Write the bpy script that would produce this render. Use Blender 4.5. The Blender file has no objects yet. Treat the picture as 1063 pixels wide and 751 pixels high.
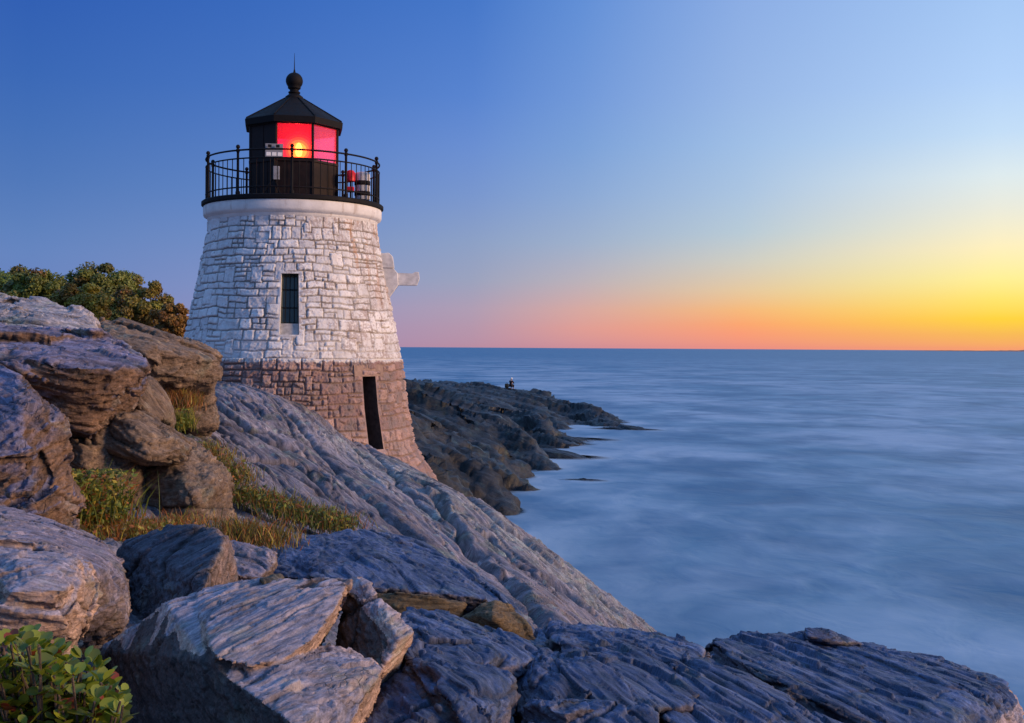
import bpy, bmesh, math, random
import numpy as np
from mathutils import Vector, Matrix

PI = math.pi
R = math.radians
sc = bpy.context.scene
COL = sc.collection
random.seed(7)

# ------------------------------------------------------------------ camera
FPX, CX, CY, HOR, ROLL, EYE = 1200.0, 531.5, 375.5, 14.5, R(0.35), 7.0
cam_d = bpy.data.cameras.new('camera')
cam = bpy.data.objects.new('camera', cam_d)
COL.objects.link(cam)
cam.location = (0, 0, EYE)
cam.rotation_euler = (PI / 2, -ROLL, 0)
cam_d.sensor_width = 36
cam_d.lens = 36 * FPX / 1063
cam_d.shift_y = -HOR / 1063
cam_d.clip_start = 0.1
cam_d.clip_end = 60000
sc.camera = cam

# ------------------------------------------------------------------ world: dusk sky
SUN_AZ = 26.0          # degrees right of the view axis where the glow sits


def srgb(r, g, b, k=1.0):
    f = lambda c: (c / 12.92 if c <= .04045 else ((c + .055) / 1.055) ** 2.4)
    return (f(r / 255) * k, f(g / 255) * k, f(b / 255) * k, 1)


class NT:
    """small node-tree helper"""
    def __init__(s, tree):
        s.t = tree
        s.n = tree.nodes
        s.l = tree.links

    def new(s, kind, **kw):
        nd = s.n.new(kind)
        for k, v in kw.items():
            setattr(nd, k, v)
        return nd

    def set(s, sock, v):
        if isinstance(v, bpy.types.NodeSocket):
            s.l.new(v, sock)
        else:
            sock.default_value = v

    def math(s, op, a, b=None, c=None, clamp=False):
        nd = s.new('ShaderNodeMath', operation=op, use_clamp=clamp)
        s.set(nd.inputs[0], a)
        if b is not None: s.set(nd.inputs[1], b)
        if c is not None: s.set(nd.inputs[2], c)
        return nd.outputs[0]

    def vmath(s, op, a, b=None):
        nd = s.new('ShaderNodeVectorMath', operation=op)
        s.set(nd.inputs[0], a)
        if b is not None: s.set(nd.inputs[1], b)
        return nd.outputs['Value'] if op in ('DOT_PRODUCT', 'LENGTH') else nd.outputs[0]

    def rng(s, v, a, b, c=0.0, d=1.0, smooth=False):
        nd = s.new('ShaderNodeMapRange', interpolation_type='SMOOTHSTEP' if smooth else 'LINEAR')
        s.set(nd.inputs[0], v)
        for i, x in enumerate((a, b, c, d)): s.set(nd.inputs[i + 1], x)
        return nd.outputs[0]

    def mix(s, f, a, b, mode='MIX'):
        nd = s.new('ShaderNodeMix', data_type='RGBA', blend_type=mode)
        s.set(nd.inputs[0], f)
        s.set(nd.inputs[6], a)
        s.set(nd.inputs[7], b)
        return nd.outputs[2]

    def ramp(s, f, stops, interp='LINEAR'):
        nd = s.new('ShaderNodeValToRGB')
        cr = nd.color_ramp
        cr.interpolation = interp
        while len(cr.elements) < len(stops): cr.elements.new(0.5)
        for e, (p, c) in zip(cr.elements, stops):
            e.position = p
            e.color = c if len(c) == 4 else (*c, 1)
        s.set(nd.inputs[0], f)
        return nd.outputs[0]

    def noise(s, vec, scale, detail=4, rough=.55, dist=0, out=0):
        nd = s.new('ShaderNodeTexNoise')
        if vec is not None: s.l.new(vec, nd.inputs['Vector'])
        nd.inputs['Scale'].default_value = scale
        nd.inputs['Detail'].default_value = detail
        nd.inputs['Roughness'].default_value = rough
        nd.inputs['Distortion'].default_value = dist
        return nd.outputs[out]

    def scale(s, vec, v):
        nd = s.new('ShaderNodeVectorMath', operation='MULTIPLY')
        s.l.new(vec, nd.inputs[0])
        nd.inputs[1].default_value = v
        return nd.outputs[0]

    def attr(s, name, out='Fac'):
        nd = s.new('ShaderNodeAttribute', attribute_name=name)
        return nd.outputs[out]

    def bump(s, h, strength, dist, normal=None):
        nd = s.new('ShaderNodeBump')
        s.l.new(h, nd.inputs['Height'])
        nd.inputs['Strength'].default_value = strength
        nd.inputs['Distance'].default_value = dist
        if normal is not None: s.l.new(normal, nd.inputs['Normal'])
        return nd.outputs[0]


w = bpy.data.worlds.new('World')
sc.world = w
w.use_nodes = True
w.node_tree.nodes.clear()
N = NT(w.node_tree)
tc = N.new('ShaderNodeTexCoord').outputs['Generated']
sep = N.new('ShaderNodeSeparateXYZ')
N.l.new(tc, sep.inputs[0])
el = N.math('SQRT', N.math('MAXIMUM', sep.outputs[2], 0.0))
hx, hy = math.sin(R(SUN_AZ)), math.cos(R(SUN_AZ))
hl = N.math('SQRT', N.math('ADD', N.math('MULTIPLY', sep.outputs[0], sep.outputs[0]),
                           N.math('ADD', N.math('MULTIPLY', sep.outputs[1], sep.outputs[1]), 1e-6)))
cosd = N.math('DIVIDE', N.math('ADD', N.math('MULTIPLY', sep.outputs[0], hx), N.math('MULTIPLY', sep.outputs[1], hy)), hl)
ang = N.math('MULTIPLY', N.math('ARCCOSINE', N.math('MINIMUM', N.math('MAXIMUM', cosd, -1.0), 1.0)), 180 / PI)
YZ = lambda y: math.sqrt(max(0, (361 - y) / 1230))
ZEN = [(math.sqrt(.45), srgb(132, 180, 245, .85)), (math.sqrt(.75), srgb(122, 175, 245, .85)), (1, srgb(115, 172, 245, .85))]


def column(rows, extra=None):
    st = [(YZ(y), srgb(*c)) for y, c in rows]
    st.sort(key=lambda t: t[0])
    return N.ramp(el, st + (extra or ZEN))


cols = [
    (3.3, column([(359, (243, 158, 112)), (345, (245, 185, 88)), (330, (253, 211, 66)), (310, (255, 229, 112)), (290, (255, 240, 152)), (260, (254, 240, 190)), (220, (233, 235, 222)), (190, (221, 235, 239)), (150, (195, 222, 248)), (100, (178, 210, 250)), (0, (160, 196, 243))])),
    (14.8, column([(359, (233, 144, 132)), (345, (248, 156, 120)), (335, (250, 166, 114)), (320, (245, 185, 125)), (300, (229, 200, 160)), (270, (206, 205, 195)), (240, (183, 202, 215)), (200, (170, 196, 225)), (150, (158, 190, 230)), (100, (150, 182, 230)), (0, (138, 172, 228))])),
    (22.7, column([(359, (207, 143, 152)), (340, (222, 157, 150)), (320, (214, 168, 162)), (290, (186, 177, 186)), (250, (158, 176, 204)), (200, (138, 168, 213)), (150, (122, 160, 216)), (100, (112, 152, 217)), (0, (96, 142, 214))])),
    (28.0, column([(359, (184, 142, 164)), (340, (181, 150, 172)), (320, (175, 157, 180)), (290, (155, 162, 190)), (250, (140, 160, 198)), (200, (120, 150, 206)), (150, (105, 142, 210)), (100, (88, 132, 208)), (0, (68, 118, 200))])),
    (39.2, column([(359, (152, 140, 180)), (340, (148, 143, 186)), (300, (130, 145, 195)), (250, (112, 140, 196)), (200, (95, 132, 195)), (100, (70, 115, 192)), (0, (54, 103, 187))])),
    (48.7, column([(359, (122, 132, 186)), (270, (101, 133, 192)), (250, (95, 130, 190)), (200, (80, 120, 186)), (150, (68, 112, 184)), (100, (58, 104, 182)), (0, (44, 91, 178))])),
    (110., column([(358, (100, 112, 160)), (260, (100, 118, 170)), (100, (100, 128, 190)), (0, (96, 132, 200))])),
]
acc = cols[0][1]
for (a0, _), (a1, c1) in zip(cols, cols[1:]):
    acc = N.mix(N.rng(ang, a0, a1, 0, 1, smooth=False), acc, c1)
bg = N.new('ShaderNodeBackground')
N.l.new(acc, bg.inputs[0])
bg.inputs[1].default_value = 1.0
sky = N.new('ShaderNodeTexSky', sky_type='NISHITA', sun_disc=False)
sky.sun_elevation = R(1.5)
sky.sun_rotation = R(SUN_AZ)
sky.altitude = 10
bg2 = N.new('ShaderNodeBackground')
N.l.new(sky.outputs[0], bg2.inputs[0])
bg2.inputs[1].default_value = 0.001
add = N.new('ShaderNodeAddShader')
N.l.new(bg.outputs[0], add.inputs[0])
N.l.new(bg2.outputs[0], add.inputs[1])
N.l.new(add.outputs[0], N.new('ShaderNodeOutputWorld').inputs[0])

# ------------------------------------------------------------------ after-glow as one soft warm sun
sd = bpy.data.lights.new('sun', 'SUN')
sd.energy = 3.7
sd.angle = R(14)
sd.color = (1.0, .63, .36)
sun = bpy.data.objects.new('sun', sd)
COL.objects.link(sun)
LAZ, LEL = R(104), R(16)
ldir = Vector((math.sin(LAZ) * math.cos(LEL), math.cos(LAZ) * math.cos(LEL), math.sin(LEL)))
sun.rotation_euler = ldir.to_track_quat('Z', 'Y').to_euler()
sun.location = (60, 20, 40)

vs = sc.view_settings
vs.view_transform = 'Standard'
vs.look = 'None'
vs.gamma = 1
vs.exposure = 0
vs.use_curve_mapping = False
sc.cycles.max_bounces = 8
sc.cycles.transparent_max_bounces = 12
sc.cycles.use_denoising = True
sc.cycles.sample_clamp_indirect = 4


# ------------------------------------------------------------------ geometry helpers
def P(px, py, Y):
    dx, dy = px - CX, py - CY
    c, s = math.cos(ROLL), math.sin(ROLL)
    x, y = dx * c + dy * s, -dx * s + dy * c
    return np.array((x / FPX * Y, Y, EYE - (y + HOR) / FPX * Y))


def hash3(ix, iy, iz, seed):
    h = (ix.astype(np.uint32) * np.uint32(374761393) + iy.astype(np.uint32) * np.uint32(668265263)
         + iz.astype(np.uint32) * np.uint32(2147483647) + np.uint32(seed * 7919 + 13))
    h = (h ^ (h >> np.uint32(13))) * np.uint32(1274126177)
    h = (h ^ (h >> np.uint32(16))) * np.uint32(2246822519)
    return h ^ (h >> np.uint32(13))


def perlin(p, seed=0):
    p = np.asarray(p, np.float32)
    out = np.empty(len(p), np.float32)
    for a in range(0, len(p), 100000):
        q = p[a:a + 100000]
        i = np.floor(q).astype(np.int64)
        f = q - i
        u = f * f * f * (f * (f * 6 - 15) + 10)
        r = 0
        for cx in (0, 1):
            wx = u[:, 0] if cx else 1 - u[:, 0]
            for cy in (0, 1):
                wy = wx * (u[:, 1] if cy else 1 - u[:, 1])
                for cz in (0, 1):
                    wz = wy * (u[:, 2] if cz else 1 - u[:, 2])
                    h = hash3(i[:, 0] + cx, i[:, 1] + cy, i[:, 2] + cz, seed)
                    gx = (h & np.uint32(1023)).astype(np.float32) / 511.5 - 1
                    gy = ((h >> np.uint32(10)) & np.uint32(1023)).astype(np.float32) / 511.5 - 1
                    gz = ((h >> np.uint32(20)) & np.uint32(1023)).astype(np.float32) / 511.5 - 1
                    r = r + wz * (gx * (f[:, 0] - cx) + gy * (f[:, 1] - cy) + gz * (f[:, 2] - cz))
        out[a:a + 100000] = r
    return out * 1.3


def fbm(p, oct=4, seed=0, gain=.5):
    p = np.asarray(p, np.float32)
    r, a = 0, 1.0
    for k in range(oct):
        r = r + a * perlin(p * 2.03 ** k + k * 17.3, seed + k)
        a *= gain
    return r


def worley(p, seed=0):
    """returns F1, F2-F1, a random number per cell and a random tilt across the cell"""
    p = np.asarray(p, np.float32)
    n = len(p)
    o1, o2, o3, o4 = (np.empty(n, np.float32) for _ in range(4))
    for a in range(0, n, 60000):
        q = p[a:a + 60000]
        i = np.floor(q).astype(np.int64)
        f = (q - i).astype(np.float32)
        F1 = np.full(len(q), 9, np.float32)
        F2 = F1.copy()
        rid = np.zeros(len(q), np.float32)
        til = rid.copy()
        for dx in (-1, 0, 1):
            for dy in (-1, 0, 1):
                for dz in (-1, 0, 1):
                    h = hash3(i[:, 0] + dx, i[:, 1] + dy, i[:, 2] + dz, seed)
                    x = (h & np.uint32(1023)).astype(np.float32) / 1023
                    y = ((h >> np.uint32(10)) & np.uint32(1023)).astype(np.float32) / 1023
                    z = ((h >> np.uint32(20)) & np.uint32(1023)).astype(np.float32) / 1023
                    ax, ay, az = dx + x - f[:, 0], dy + y - f[:, 1], dz + z - f[:, 2]
                    d = ax ** 2 + ay ** 2 + az ** 2
                    m = d < F1
                    F2 = np.where(m, F1, np.minimum(F2, d))
                    rid = np.where(m, ((h >> np.uint32(5)) & np.uint32(4095)).astype(np.float32) / 4095, rid)
                    til = np.where(m, ax * (y * 2 - 1) + ay * (z * 2 - 1) + az * (x * 2 - 1), til)
                    F1 = np.where(m, d, F1)
        s1, s2 = np.sqrt(F1), np.sqrt(F2)
        o1[a:a + 60000], o2[a:a + 60000], o3[a:a + 60000], o4[a:a + 60000] = s1, s2 - s1, rid, til
    return o1, o2, o3, o4


def sstep(x, a, b):
    t = np.clip((x - a) / (b - a), 0, 1)
    return t * t * (3 - 2 * t)


def mesh_np(name, V, F, mat, smooth=True, attrs=None, vattrs=None):
    """F: (n,4) or (n,3) int array"""
    me = bpy.data.meshes.new(name)
    V = np.asarray(V, np.float32)
    F = np.asarray(F, np.int32)
    k = F.shape[1]
    me.vertices.add(len(V))
    me.vertices.foreach_set('co', V.ravel())
    me.loops.add(F.size)
    me.loops.foreach_set('vertex_index', F.ravel())
    me.polygons.add(len(F))
    me.polygons.foreach_set('loop_start', np.arange(0, F.size, k, dtype=np.int32))
    me.polygons.foreach_set('use_smooth', np.full(len(F), smooth))
    me.update(calc_edges=True)
    for nm, d in (attrs or {}).items():
        a = me.attributes.new(nm, 'FLOAT', 'POINT')
        a.data.foreach_set('value', np.asarray(d, np.float32))
    for nm, d in (vattrs or {}).items():
        a = me.attributes.new(nm, 'FLOAT_VECTOR', 'POINT')
        a.data.foreach_set('vector', np.asarray(d, np.float32).ravel())
    if mat: me.materials.append(mat)
    return me


def link(name, me, parent=None, loc=None):
    o = bpy.data.objects.new(name, me)
    COL.objects.link(o)
    if loc is not None: o.location = loc
    if parent is not None: o.parent = parent
    return o


def tag(o, label=None, cat=None, group=None, kind=None):
    if label: o['label'] = label
    if cat: o['category'] = cat
    if group: o['group'] = group
    if kind: o['kind'] = kind
    return o


def empty(name, loc, label=None, cat=None, group=None, parent=None):
    o = link(name, None, parent, loc)
    o.empty_display_size = .2
    return tag(o, label, cat, group)


def normals(V, F):
    a = V[F[:, 0]]
    n = np.cross(V[F[:, 1]] - a, V[F[:, 2]] - a)
    if F.shape[1] == 4:
        n = n + np.cross(V[F[:, 2]] - a, V[F[:, 3]] - a)
    out = np.zeros_like(V)
    for k in range(F.shape[1]):
        for c in range(3):
            out[:, c] += np.bincount(F[:, k], n[:, c], len(V))
    return out / (np.linalg.norm(out, axis=1, keepdims=True) + 1e-12)


class MB:
    """collects simple shapes into one mesh"""
    def __init__(s):
        s.b = bmesh.new()

    def box(s, c, size, rot=None, bevel=0):
        m = Matrix.Translation(c)
        if rot is not None: m = m @ rot
        m = m @ Matrix.Diagonal((*size, 1))
        r = bmesh.ops.create_cube(s.b, size=1, matrix=m)
        if bevel:
            ed = list({e for v in r['verts'] for e in v.link_edges})
            bmesh.ops.bevel(s.b, geom=ed, offset=bevel, segments=2, affect='EDGES', profile=.5)
        return s

    def tube(s, p0, p1, r0, r1=None, n=8):
        p0, p1 = Vector(p0), Vector(p1)
        d = p1 - p0
        q = d.to_track_quat('Z', 'Y').to_matrix().to_4x4()
        m = Matrix.Translation((p0 + p1) / 2) @ q
        bmesh.ops.create_cone(s.b, cap_ends=True, segments=n, radius1=r0, radius2=r0 if r1 is None else r1, depth=d.length, matrix=m)
        return s

    def path(s, pts, r, n=6, closed=False):
        L = list(pts) + ([pts[0]] if closed else [])
        for a, b in zip(L, L[1:]): s.tube(a, b, r, n=n)
        return s

    def ball(s, c, r, u=16, v=10):
        bmesh.ops.create_uvsphere(s.b, u_segments=u, v_segments=v, radius=r, matrix=Matrix.Translation(c))
        return s

    def lathe(s, prof, n=48, c=(0, 0, 0), phase=0.0):
        rings = []
        for r, z in prof:
            rings.append([s.b.verts.new((c[0] + r * math.cos(2 * PI * k / n + phase), c[1] + r * math.sin(2 * PI * k / n + phase), c[2] + z)) for k in range(n)])
        for A, B in zip(rings, rings[1:]):
            for k in range(n):
                s.b.faces.new((A[k], A[(k + 1) % n], B[(k + 1) % n], B[k]))
        s.b.faces.new(list(reversed(rings[0])))
        s.b.faces.new(rings[-1])
        return s

    def poly(s, pts):
        s.b.faces.new([s.b.verts.new(p) for p in pts])
        return s

    def build(s, name, mat, parent=None, smooth=False, loc=None, auto=None):
        bmesh.ops.recalc_face_normals(s.b, faces=s.b.faces)
        me = bpy.data.meshes.new(name)
        s.b.to_mesh(me)
        s.b.free()
        me.materials.append(mat)
        if smooth or auto:
            me.shade_smooth()
        if auto:
            me.set_sharp_from_angle(angle=R(auto))
        return link(name, me, parent, loc)


# ------------------------------------------------------------------ materials
def new_mat(name):
    m = bpy.data.materials.new(name)
    m.use_nodes = True
    m.node_tree.nodes.clear()
    n = NT(m.node_tree)
    out = n.new('ShaderNodeOutputMaterial')
    b = n.new('ShaderNodeBsdfPrincipled')
    n.l.new(b.outputs[0], out.inputs[0])
    return m, n, b, out


def simple_mat(name, col, rough=.5, metal=0, var=.25, scale=8, bump=.1):
    m, n, b, _ = new_mat(name)
    g = n.new('ShaderNodeTexCoord').outputs['Object']
    k = n.noise(g, scale, 6)
    c = n.mix(n.rng(k, .3, .7), (*[x * (1 - var) for x in col], 1), (*[min(1, x * (1 + var)) for x in col], 1))
    n.set(b.inputs['Base Color'], c)
    n.set(b.inputs['Roughness'], n.rng(k, .2, .8, rough * .8, min(1, rough * 1.2)))
    b.inputs['Metallic'].default_value = metal
    b.inputs['Specular IOR Level'].default_value = .18
    if bump: n.l.new(n.bump(n.noise(g, scale * 5, 4), bump, .01), b.inputs['Normal'])
    return m


def rock_mat(name, weath, weath2, broken, broken2, lichen=(.42, .45, .42), lich=.5, rough=.8, stain=(.20, .12, .05), stn=.4, bump=.9, unit=1.0, k=.72, tint=(.20, .25, .20)):
    """weath: weathered cleavage surfaces, broken: iron stained fracture faces, both with some light painted in"""
    m, n, b, _ = new_mat(name)
    s = n.attr('strata', 'Vector')
    g = n.new('ShaderNodeNewGeometry').outputs['Position']
    streak = n.noise(n.scale(s, (.9 / unit, 3.2 / unit, 9 / unit)), 1.0, 8, .62, .4)
    fine = n.noise(n.scale(s, (5 / unit, 20 / unit, 45 / unit)), 1.0, 6, .65, .3)
    big = n.noise(g, .9 / unit, 5, .55)
    spot = n.noise(g, 7 / unit, 6, .6)
    cw = n.mix(n.rng(streak, .36, .64), (*weath, 1), (*weath2, 1))
    cb = n.mix(n.rng(streak, .38, .62), (*broken, 1), (*broken2, 1))
    vo = n.new('ShaderNodeTexVoronoi', feature='DISTANCE_TO_EDGE')
    wob = n.new('ShaderNodeTexNoise')
    n.l.new(g, wob.inputs['Vector'])
    wob.inputs['Scale'].default_value = 2.5 / unit
    wob.inputs['Detail'].default_value = 4
    n.l.new(n.vmath('ADD', n.scale(s, (1.1 / unit, 3.2 / unit, 9 / unit)), n.scale(wob.outputs['Color'], (1.6, 1.6, 1.6))), vo.inputs['Vector'])
    vo.inputs['Scale'].default_value = 1
    hair = n.math('MULTIPLY', n.rng(vo.outputs['Distance'], .0, .028, 1, 0), n.rng(big, .48, .62, 0, 1))
    grain = n.noise(g, 60 / unit, 5, .75)
    moss = n.noise(n.vmath('ADD', g, (3.3, 7.1, 1.7)), 1.7 / unit, 7, .65)
    f = n.math('ADD', n.attr('cleave'), n.math('MULTIPLY', n.math('SUBTRACT', big, .5), .9))
    c = n.mix(n.rng(f, .45, .85, 0, 1, True), cb, cw)  # stone tone by face, with cool skylight and warm side light painted in
    c = n.mix(n.math('MULTIPLY', n.rng(n.math('ADD', big, n.math('MULTIPLY', n.math('SUBTRACT', spot, .5), .5)), .56, .70, 0, 1, True), stn), c, (*stain, 1))
    lm = n.rng(n.noise(g, 3.1 / unit, 8, .68), .55, .66, 0, 1, True)
    c = n.mix(n.math('MULTIPLY', lm, lich), c, (*lichen, 1))
    c = n.mix(n.math('MULTIPLY', n.rng(moss, .54, .66, 0, 1, True), lich * .9), c, (*tint, 1))
    c = n.mix(n.math('MULTIPLY', n.attr('zone'), n.rng(spot, .35, .6, .15, .8)), c, (.40, .44, .40, 1))
    bri = n.math('MULTIPLY', n.rng(fine, .32, .68, .45, 1.55), n.rng(n.attr('plate'), 0, 1, .68, 1.32))
    bri = n.math('MULTIPLY', bri, n.rng(n.attr('crack'), 0, 1, 1, .25))  # cracks darkened in colour for the dirt and the shade inside them
    bri = n.math('MULTIPLY', bri, n.rng(spot, .3, .7, .8, 1.2))
    cc = n.new('ShaderNodeVectorMath', operation='SCALE')
    n.l.new(c, cc.inputs[0])
    bri = n.math('MULTIPLY', bri, n.rng(hair, 0, 1, 1, .5))
    bri = n.math('MULTIPLY', bri, n.rng(grain, .3, .7, .72, 1.3))
    bri = n.math('MULTIPLY', bri, k)
    n.l.new(bri, cc.inputs['Scale'])
    n.l.new(cc.outputs[0], b.inputs['Base Color'])
    n.set(b.inputs['Roughness'], n.rng(spot, .3, .7, rough * .8, min(1, rough * 1.15)))
    b.inputs['Specular IOR Level'].default_value = .35
    h = n.math('ADD', n.math('ADD', n.math('MULTIPLY', fine, .5), n.math('MULTIPLY', grain, .25)), n.math('SUBTRACT', n.math('MULTIPLY', n.noise(g, 22 / unit, 7, .7), .5), n.math('MULTIPLY', hair, .35)))
    n.l.new(n.bump(h, bump, .03 * unit), b.inputs['Normal'])
    return m


M = {}
M['slope'] = rock_mat('slope_rock', (.34, .31, .35), (.15, .145, .19), (.20, .16, .15), (.29, .235, .20), lichen=(.36, .48, .46), lich=.6, stn=.5, stain=(.26, .17, .10), unit=1.2, k=.78)
M['ledge'] = rock_mat('ledge_rock', (.26, .24, .36), (.18, .19, .30), (.27, .17, .115), (.15, .095, .07), lichen=(.48, .45, .43), lich=.35, stn=.4, unit=1.2)
M['pale'] = rock_mat('pale_ledge_rock', (.50, .46, .47), (.26, .27, .33), (.34, .27, .22), (.22, .17, .15), lichen=(.58, .55, .53), lich=.7, stn=.2, unit=1.0, k=.85)
M['brown'] = rock_mat('brown_rock', (.30, .22, .16), (.22, .16, .12), (.28, .20, .14), (.17, .12, .09), lichen=(.36, .33, .26), lich=.4, stn=.5, unit=1.1)
M['ochre'] = rock_mat('ochre_rock', (.20, .14, .075), (.15, .105, .06), (.17, .12, .06), (.12, .085, .05), lichen=(.24, .20, .10), lich=.35, stn=.3, unit=.8)
M['lilac'] = rock_mat('lilac_rock', (.36, .31, .37), (.24, .23, .31), (.26, .19, .17), (.18, .14, .14), lichen=(.45, .40, .36), lich=.3, stn=.5, stain=(.30, .21, .13), unit=.7)
M['pink'] = rock_mat('pinkish_rock', (.36, .31, .34), (.22, .22, .29), (.46, .32, .25), (.27, .19, .155), lichen=(.50, .41, .33), lich=.4, stn=.4, unit=.6, k=.95)
M['slate'] = rock_mat('dark_slate_rock', (.16, .17, .22), (.10, .115, .16), (.36, .26, .24), (.22, .18, .18), lichen=(.26, .26, .28), lich=.25, stn=.2, unit=.7, k=.62)
M['blue'] = rock_mat('blue_slate_rock', (.15, .205, .375), (.045, .075, .165), (.17, .15, .19), (.07, .08, .13), lichen=(.26, .29, .42), lich=.35, stn=.12, rough=.6, unit=.7, k=.62)
M['shadeface'] = rock_mat('shaded_dark_rock_face', (.085, .08, .085), (.055, .05, .055), (.07, .06, .06), (.05, .045, .045), lichen=(.11, .085, .065), lich=.3, stn=.3, unit=.7, k=1.1)  # darker stone and the shade on the boulder's left side, both in the colour
M['wet'] = rock_mat('sea_worn_rock', (.16, .19, .24), (.045, .062, .09), (.045, .046, .056), (.016, .019, .026), lichen=(.20, .32, .31), lich=.55, stn=.15, rough=.5, unit=3.0, k=.25, tint=(.10, .16, .16))

# ------------------------------------------------------------------ rock engine


def frame_from(a, b, up=(.25, -.05, 1)):
    """strata frame: u along the lines seen on the rock, n across the sheets"""
    u = np.asarray(b) - np.asarray(a)
    u = u / np.linalg.norm(u)
    n = np.asarray(up, float)
    n = n - u * (n @ u)
    n /= np.linalg.norm(n)
    return np.stack([u, np.cross(n, u), n], 1)


REG = frame_from(P(230, 410, 27), P(560, 640, 16))
LONG = np.array((.30, 1.0, 1.0))              # grain drawn out along the dip


def strata(V, Nn, fr, seed, amp=1.0, unit=1.0, block=1.0, fib=1.0, want=3, step=1.0):
    """want: 1 = broken blocks only, 2 = surface grain only, 3 = both"""
    q = (V @ fr * (.62, 1.0, 1.0)).astype(np.float32)
    wv = fbm(V * (.6 / unit), 2, seed) * .06 * unit
    wu = fbm(V * (3.1 / unit) + 31, 3, seed + 5) * .010 * unit
    qs = np.stack([q[:, 0] + wv, q[:, 1] + wu + wv * .4, q[:, 2] + wv * .5 + wu * .8], 1) / unit
    _, e1, r1, t1 = worley(qs * np.float32((.75, 2.0, 4.6)), seed + 11)
    _, e3, r3, t3 = worley(qs * np.float32((.38, .75, 1.5)), seed + 13)
    d = 0
    if want & 1:
        lump = fbm(V * (.5 / unit), 2, seed + 16)
        d = d + (.05 * lump + block * (step * (.10 * (r3 - .5) + .06 * (r1 - .5)) + .17 * t3 + .075 * t1)) * amp * unit
        if want == 1: return d
    _, e2, r2, t2 = worley(qs * np.float32((2.0, 5.0, 11.)), seed + 12)
    _, e4, r4, t4 = worley(qs * np.float32((6.0, 13., 30.)) + 7, seed + 17)
    f1 = fbm(qs * np.float32((2.2, 9., 26.)), 4, seed + 14, .6)
    f2 = 1 - np.abs(fbm(qs * np.float32((.8, 3.6, 7.)), 4, seed + 15)) * 2.2
    crack = np.exp(-(e3 / .022) ** 2) * (r3 > .35) * .95 + np.exp(-(e1 / .03) ** 2) * .45 * (r1 > .35)
    d = d + (min(1, .4 + block) * (step * (.026 * (r2 - .5) + .012 * (r4 - .5)) + .055 * t2 + .026 * t4) + fib * (.009 * f1 + .006 * f2) - .055 * crack) * min(1, .35 + .65 * amp) * unit
    cleave = np.abs(Nn @ fr[:, 2])
    return d, dict(crack=np.clip(crack, 0, 1), plate=.5 * r1 + .3 * r2 + .2 * r4, cleave=cleave), qs * unit


def voxel(V, F, size):
    """even quads over a closed shape"""
    me = bpy.data.meshes.new('cage')
    me.from_pydata([tuple(v) for v in V], [], [tuple(f) for f in F]) if isinstance(V, list) else None
    if not isinstance(V, list):
        bpy.data.meshes.remove(me)
        me = mesh_np('cage', V, F, None)
    o = bpy.data.objects.new('tmp', me)
    COL.objects.link(o)
    md = o.modifiers.new('r', 'REMESH')
    md.mode = 'VOXEL'
    md.voxel_size = size
    dg = bpy.context.evaluated_depsgraph_get()
    oe = o.evaluated_get(dg)
    ev = oe.to_mesh()
    nv, nf = len(ev.vertices), len(ev.polygons)
    W = np.empty(nv * 3, np.float32)
    ev.vertices.foreach_get('co', W)
    Q = np.empty(nf * 4, np.int32)
    ev.loops.foreach_get('vertex_index', Q)
    oe.to_mesh_clear()
    bpy.data.objects.remove(o)
    bpy.data.meshes.remove(me)
    return W.reshape(-1, 3).astype(np.float64), Q.reshape(-1, 4)


def relax(V, F, it):
    nv = len(V)
    E = np.concatenate([F[:, [0, 1]], F[:, [1, 2]], F[:, [2, 3]], F[:, [3, 0]]])
    deg = np.bincount(E[:, 0], minlength=nv) + np.bincount(E[:, 1], minlength=nv)
    for _ in range(it):
        a = np.zeros_like(V)
        for c in range(3):
            a[:, c] = np.bincount(E[:, 0], V[E[:, 1], c], nv) + np.bincount(E[:, 1], V[E[:, 0], c], nv)
        V = .4 * V + .6 * a / deg[:, None]
    return V


def hull_into(bm, pts):
    vs_ = [bm.verts.new(p) for p in pts]
    r = bmesh.ops.convex_hull(bm, input=vs_)
    bad = [v for v in set(r['geom_interior']) | set(r['geom_unused']) if isinstance(v, bmesh.types.BMVert) and not v.link_faces]
    bmesh.ops.delete(bm, geom=bad, context='VERTS')


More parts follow.
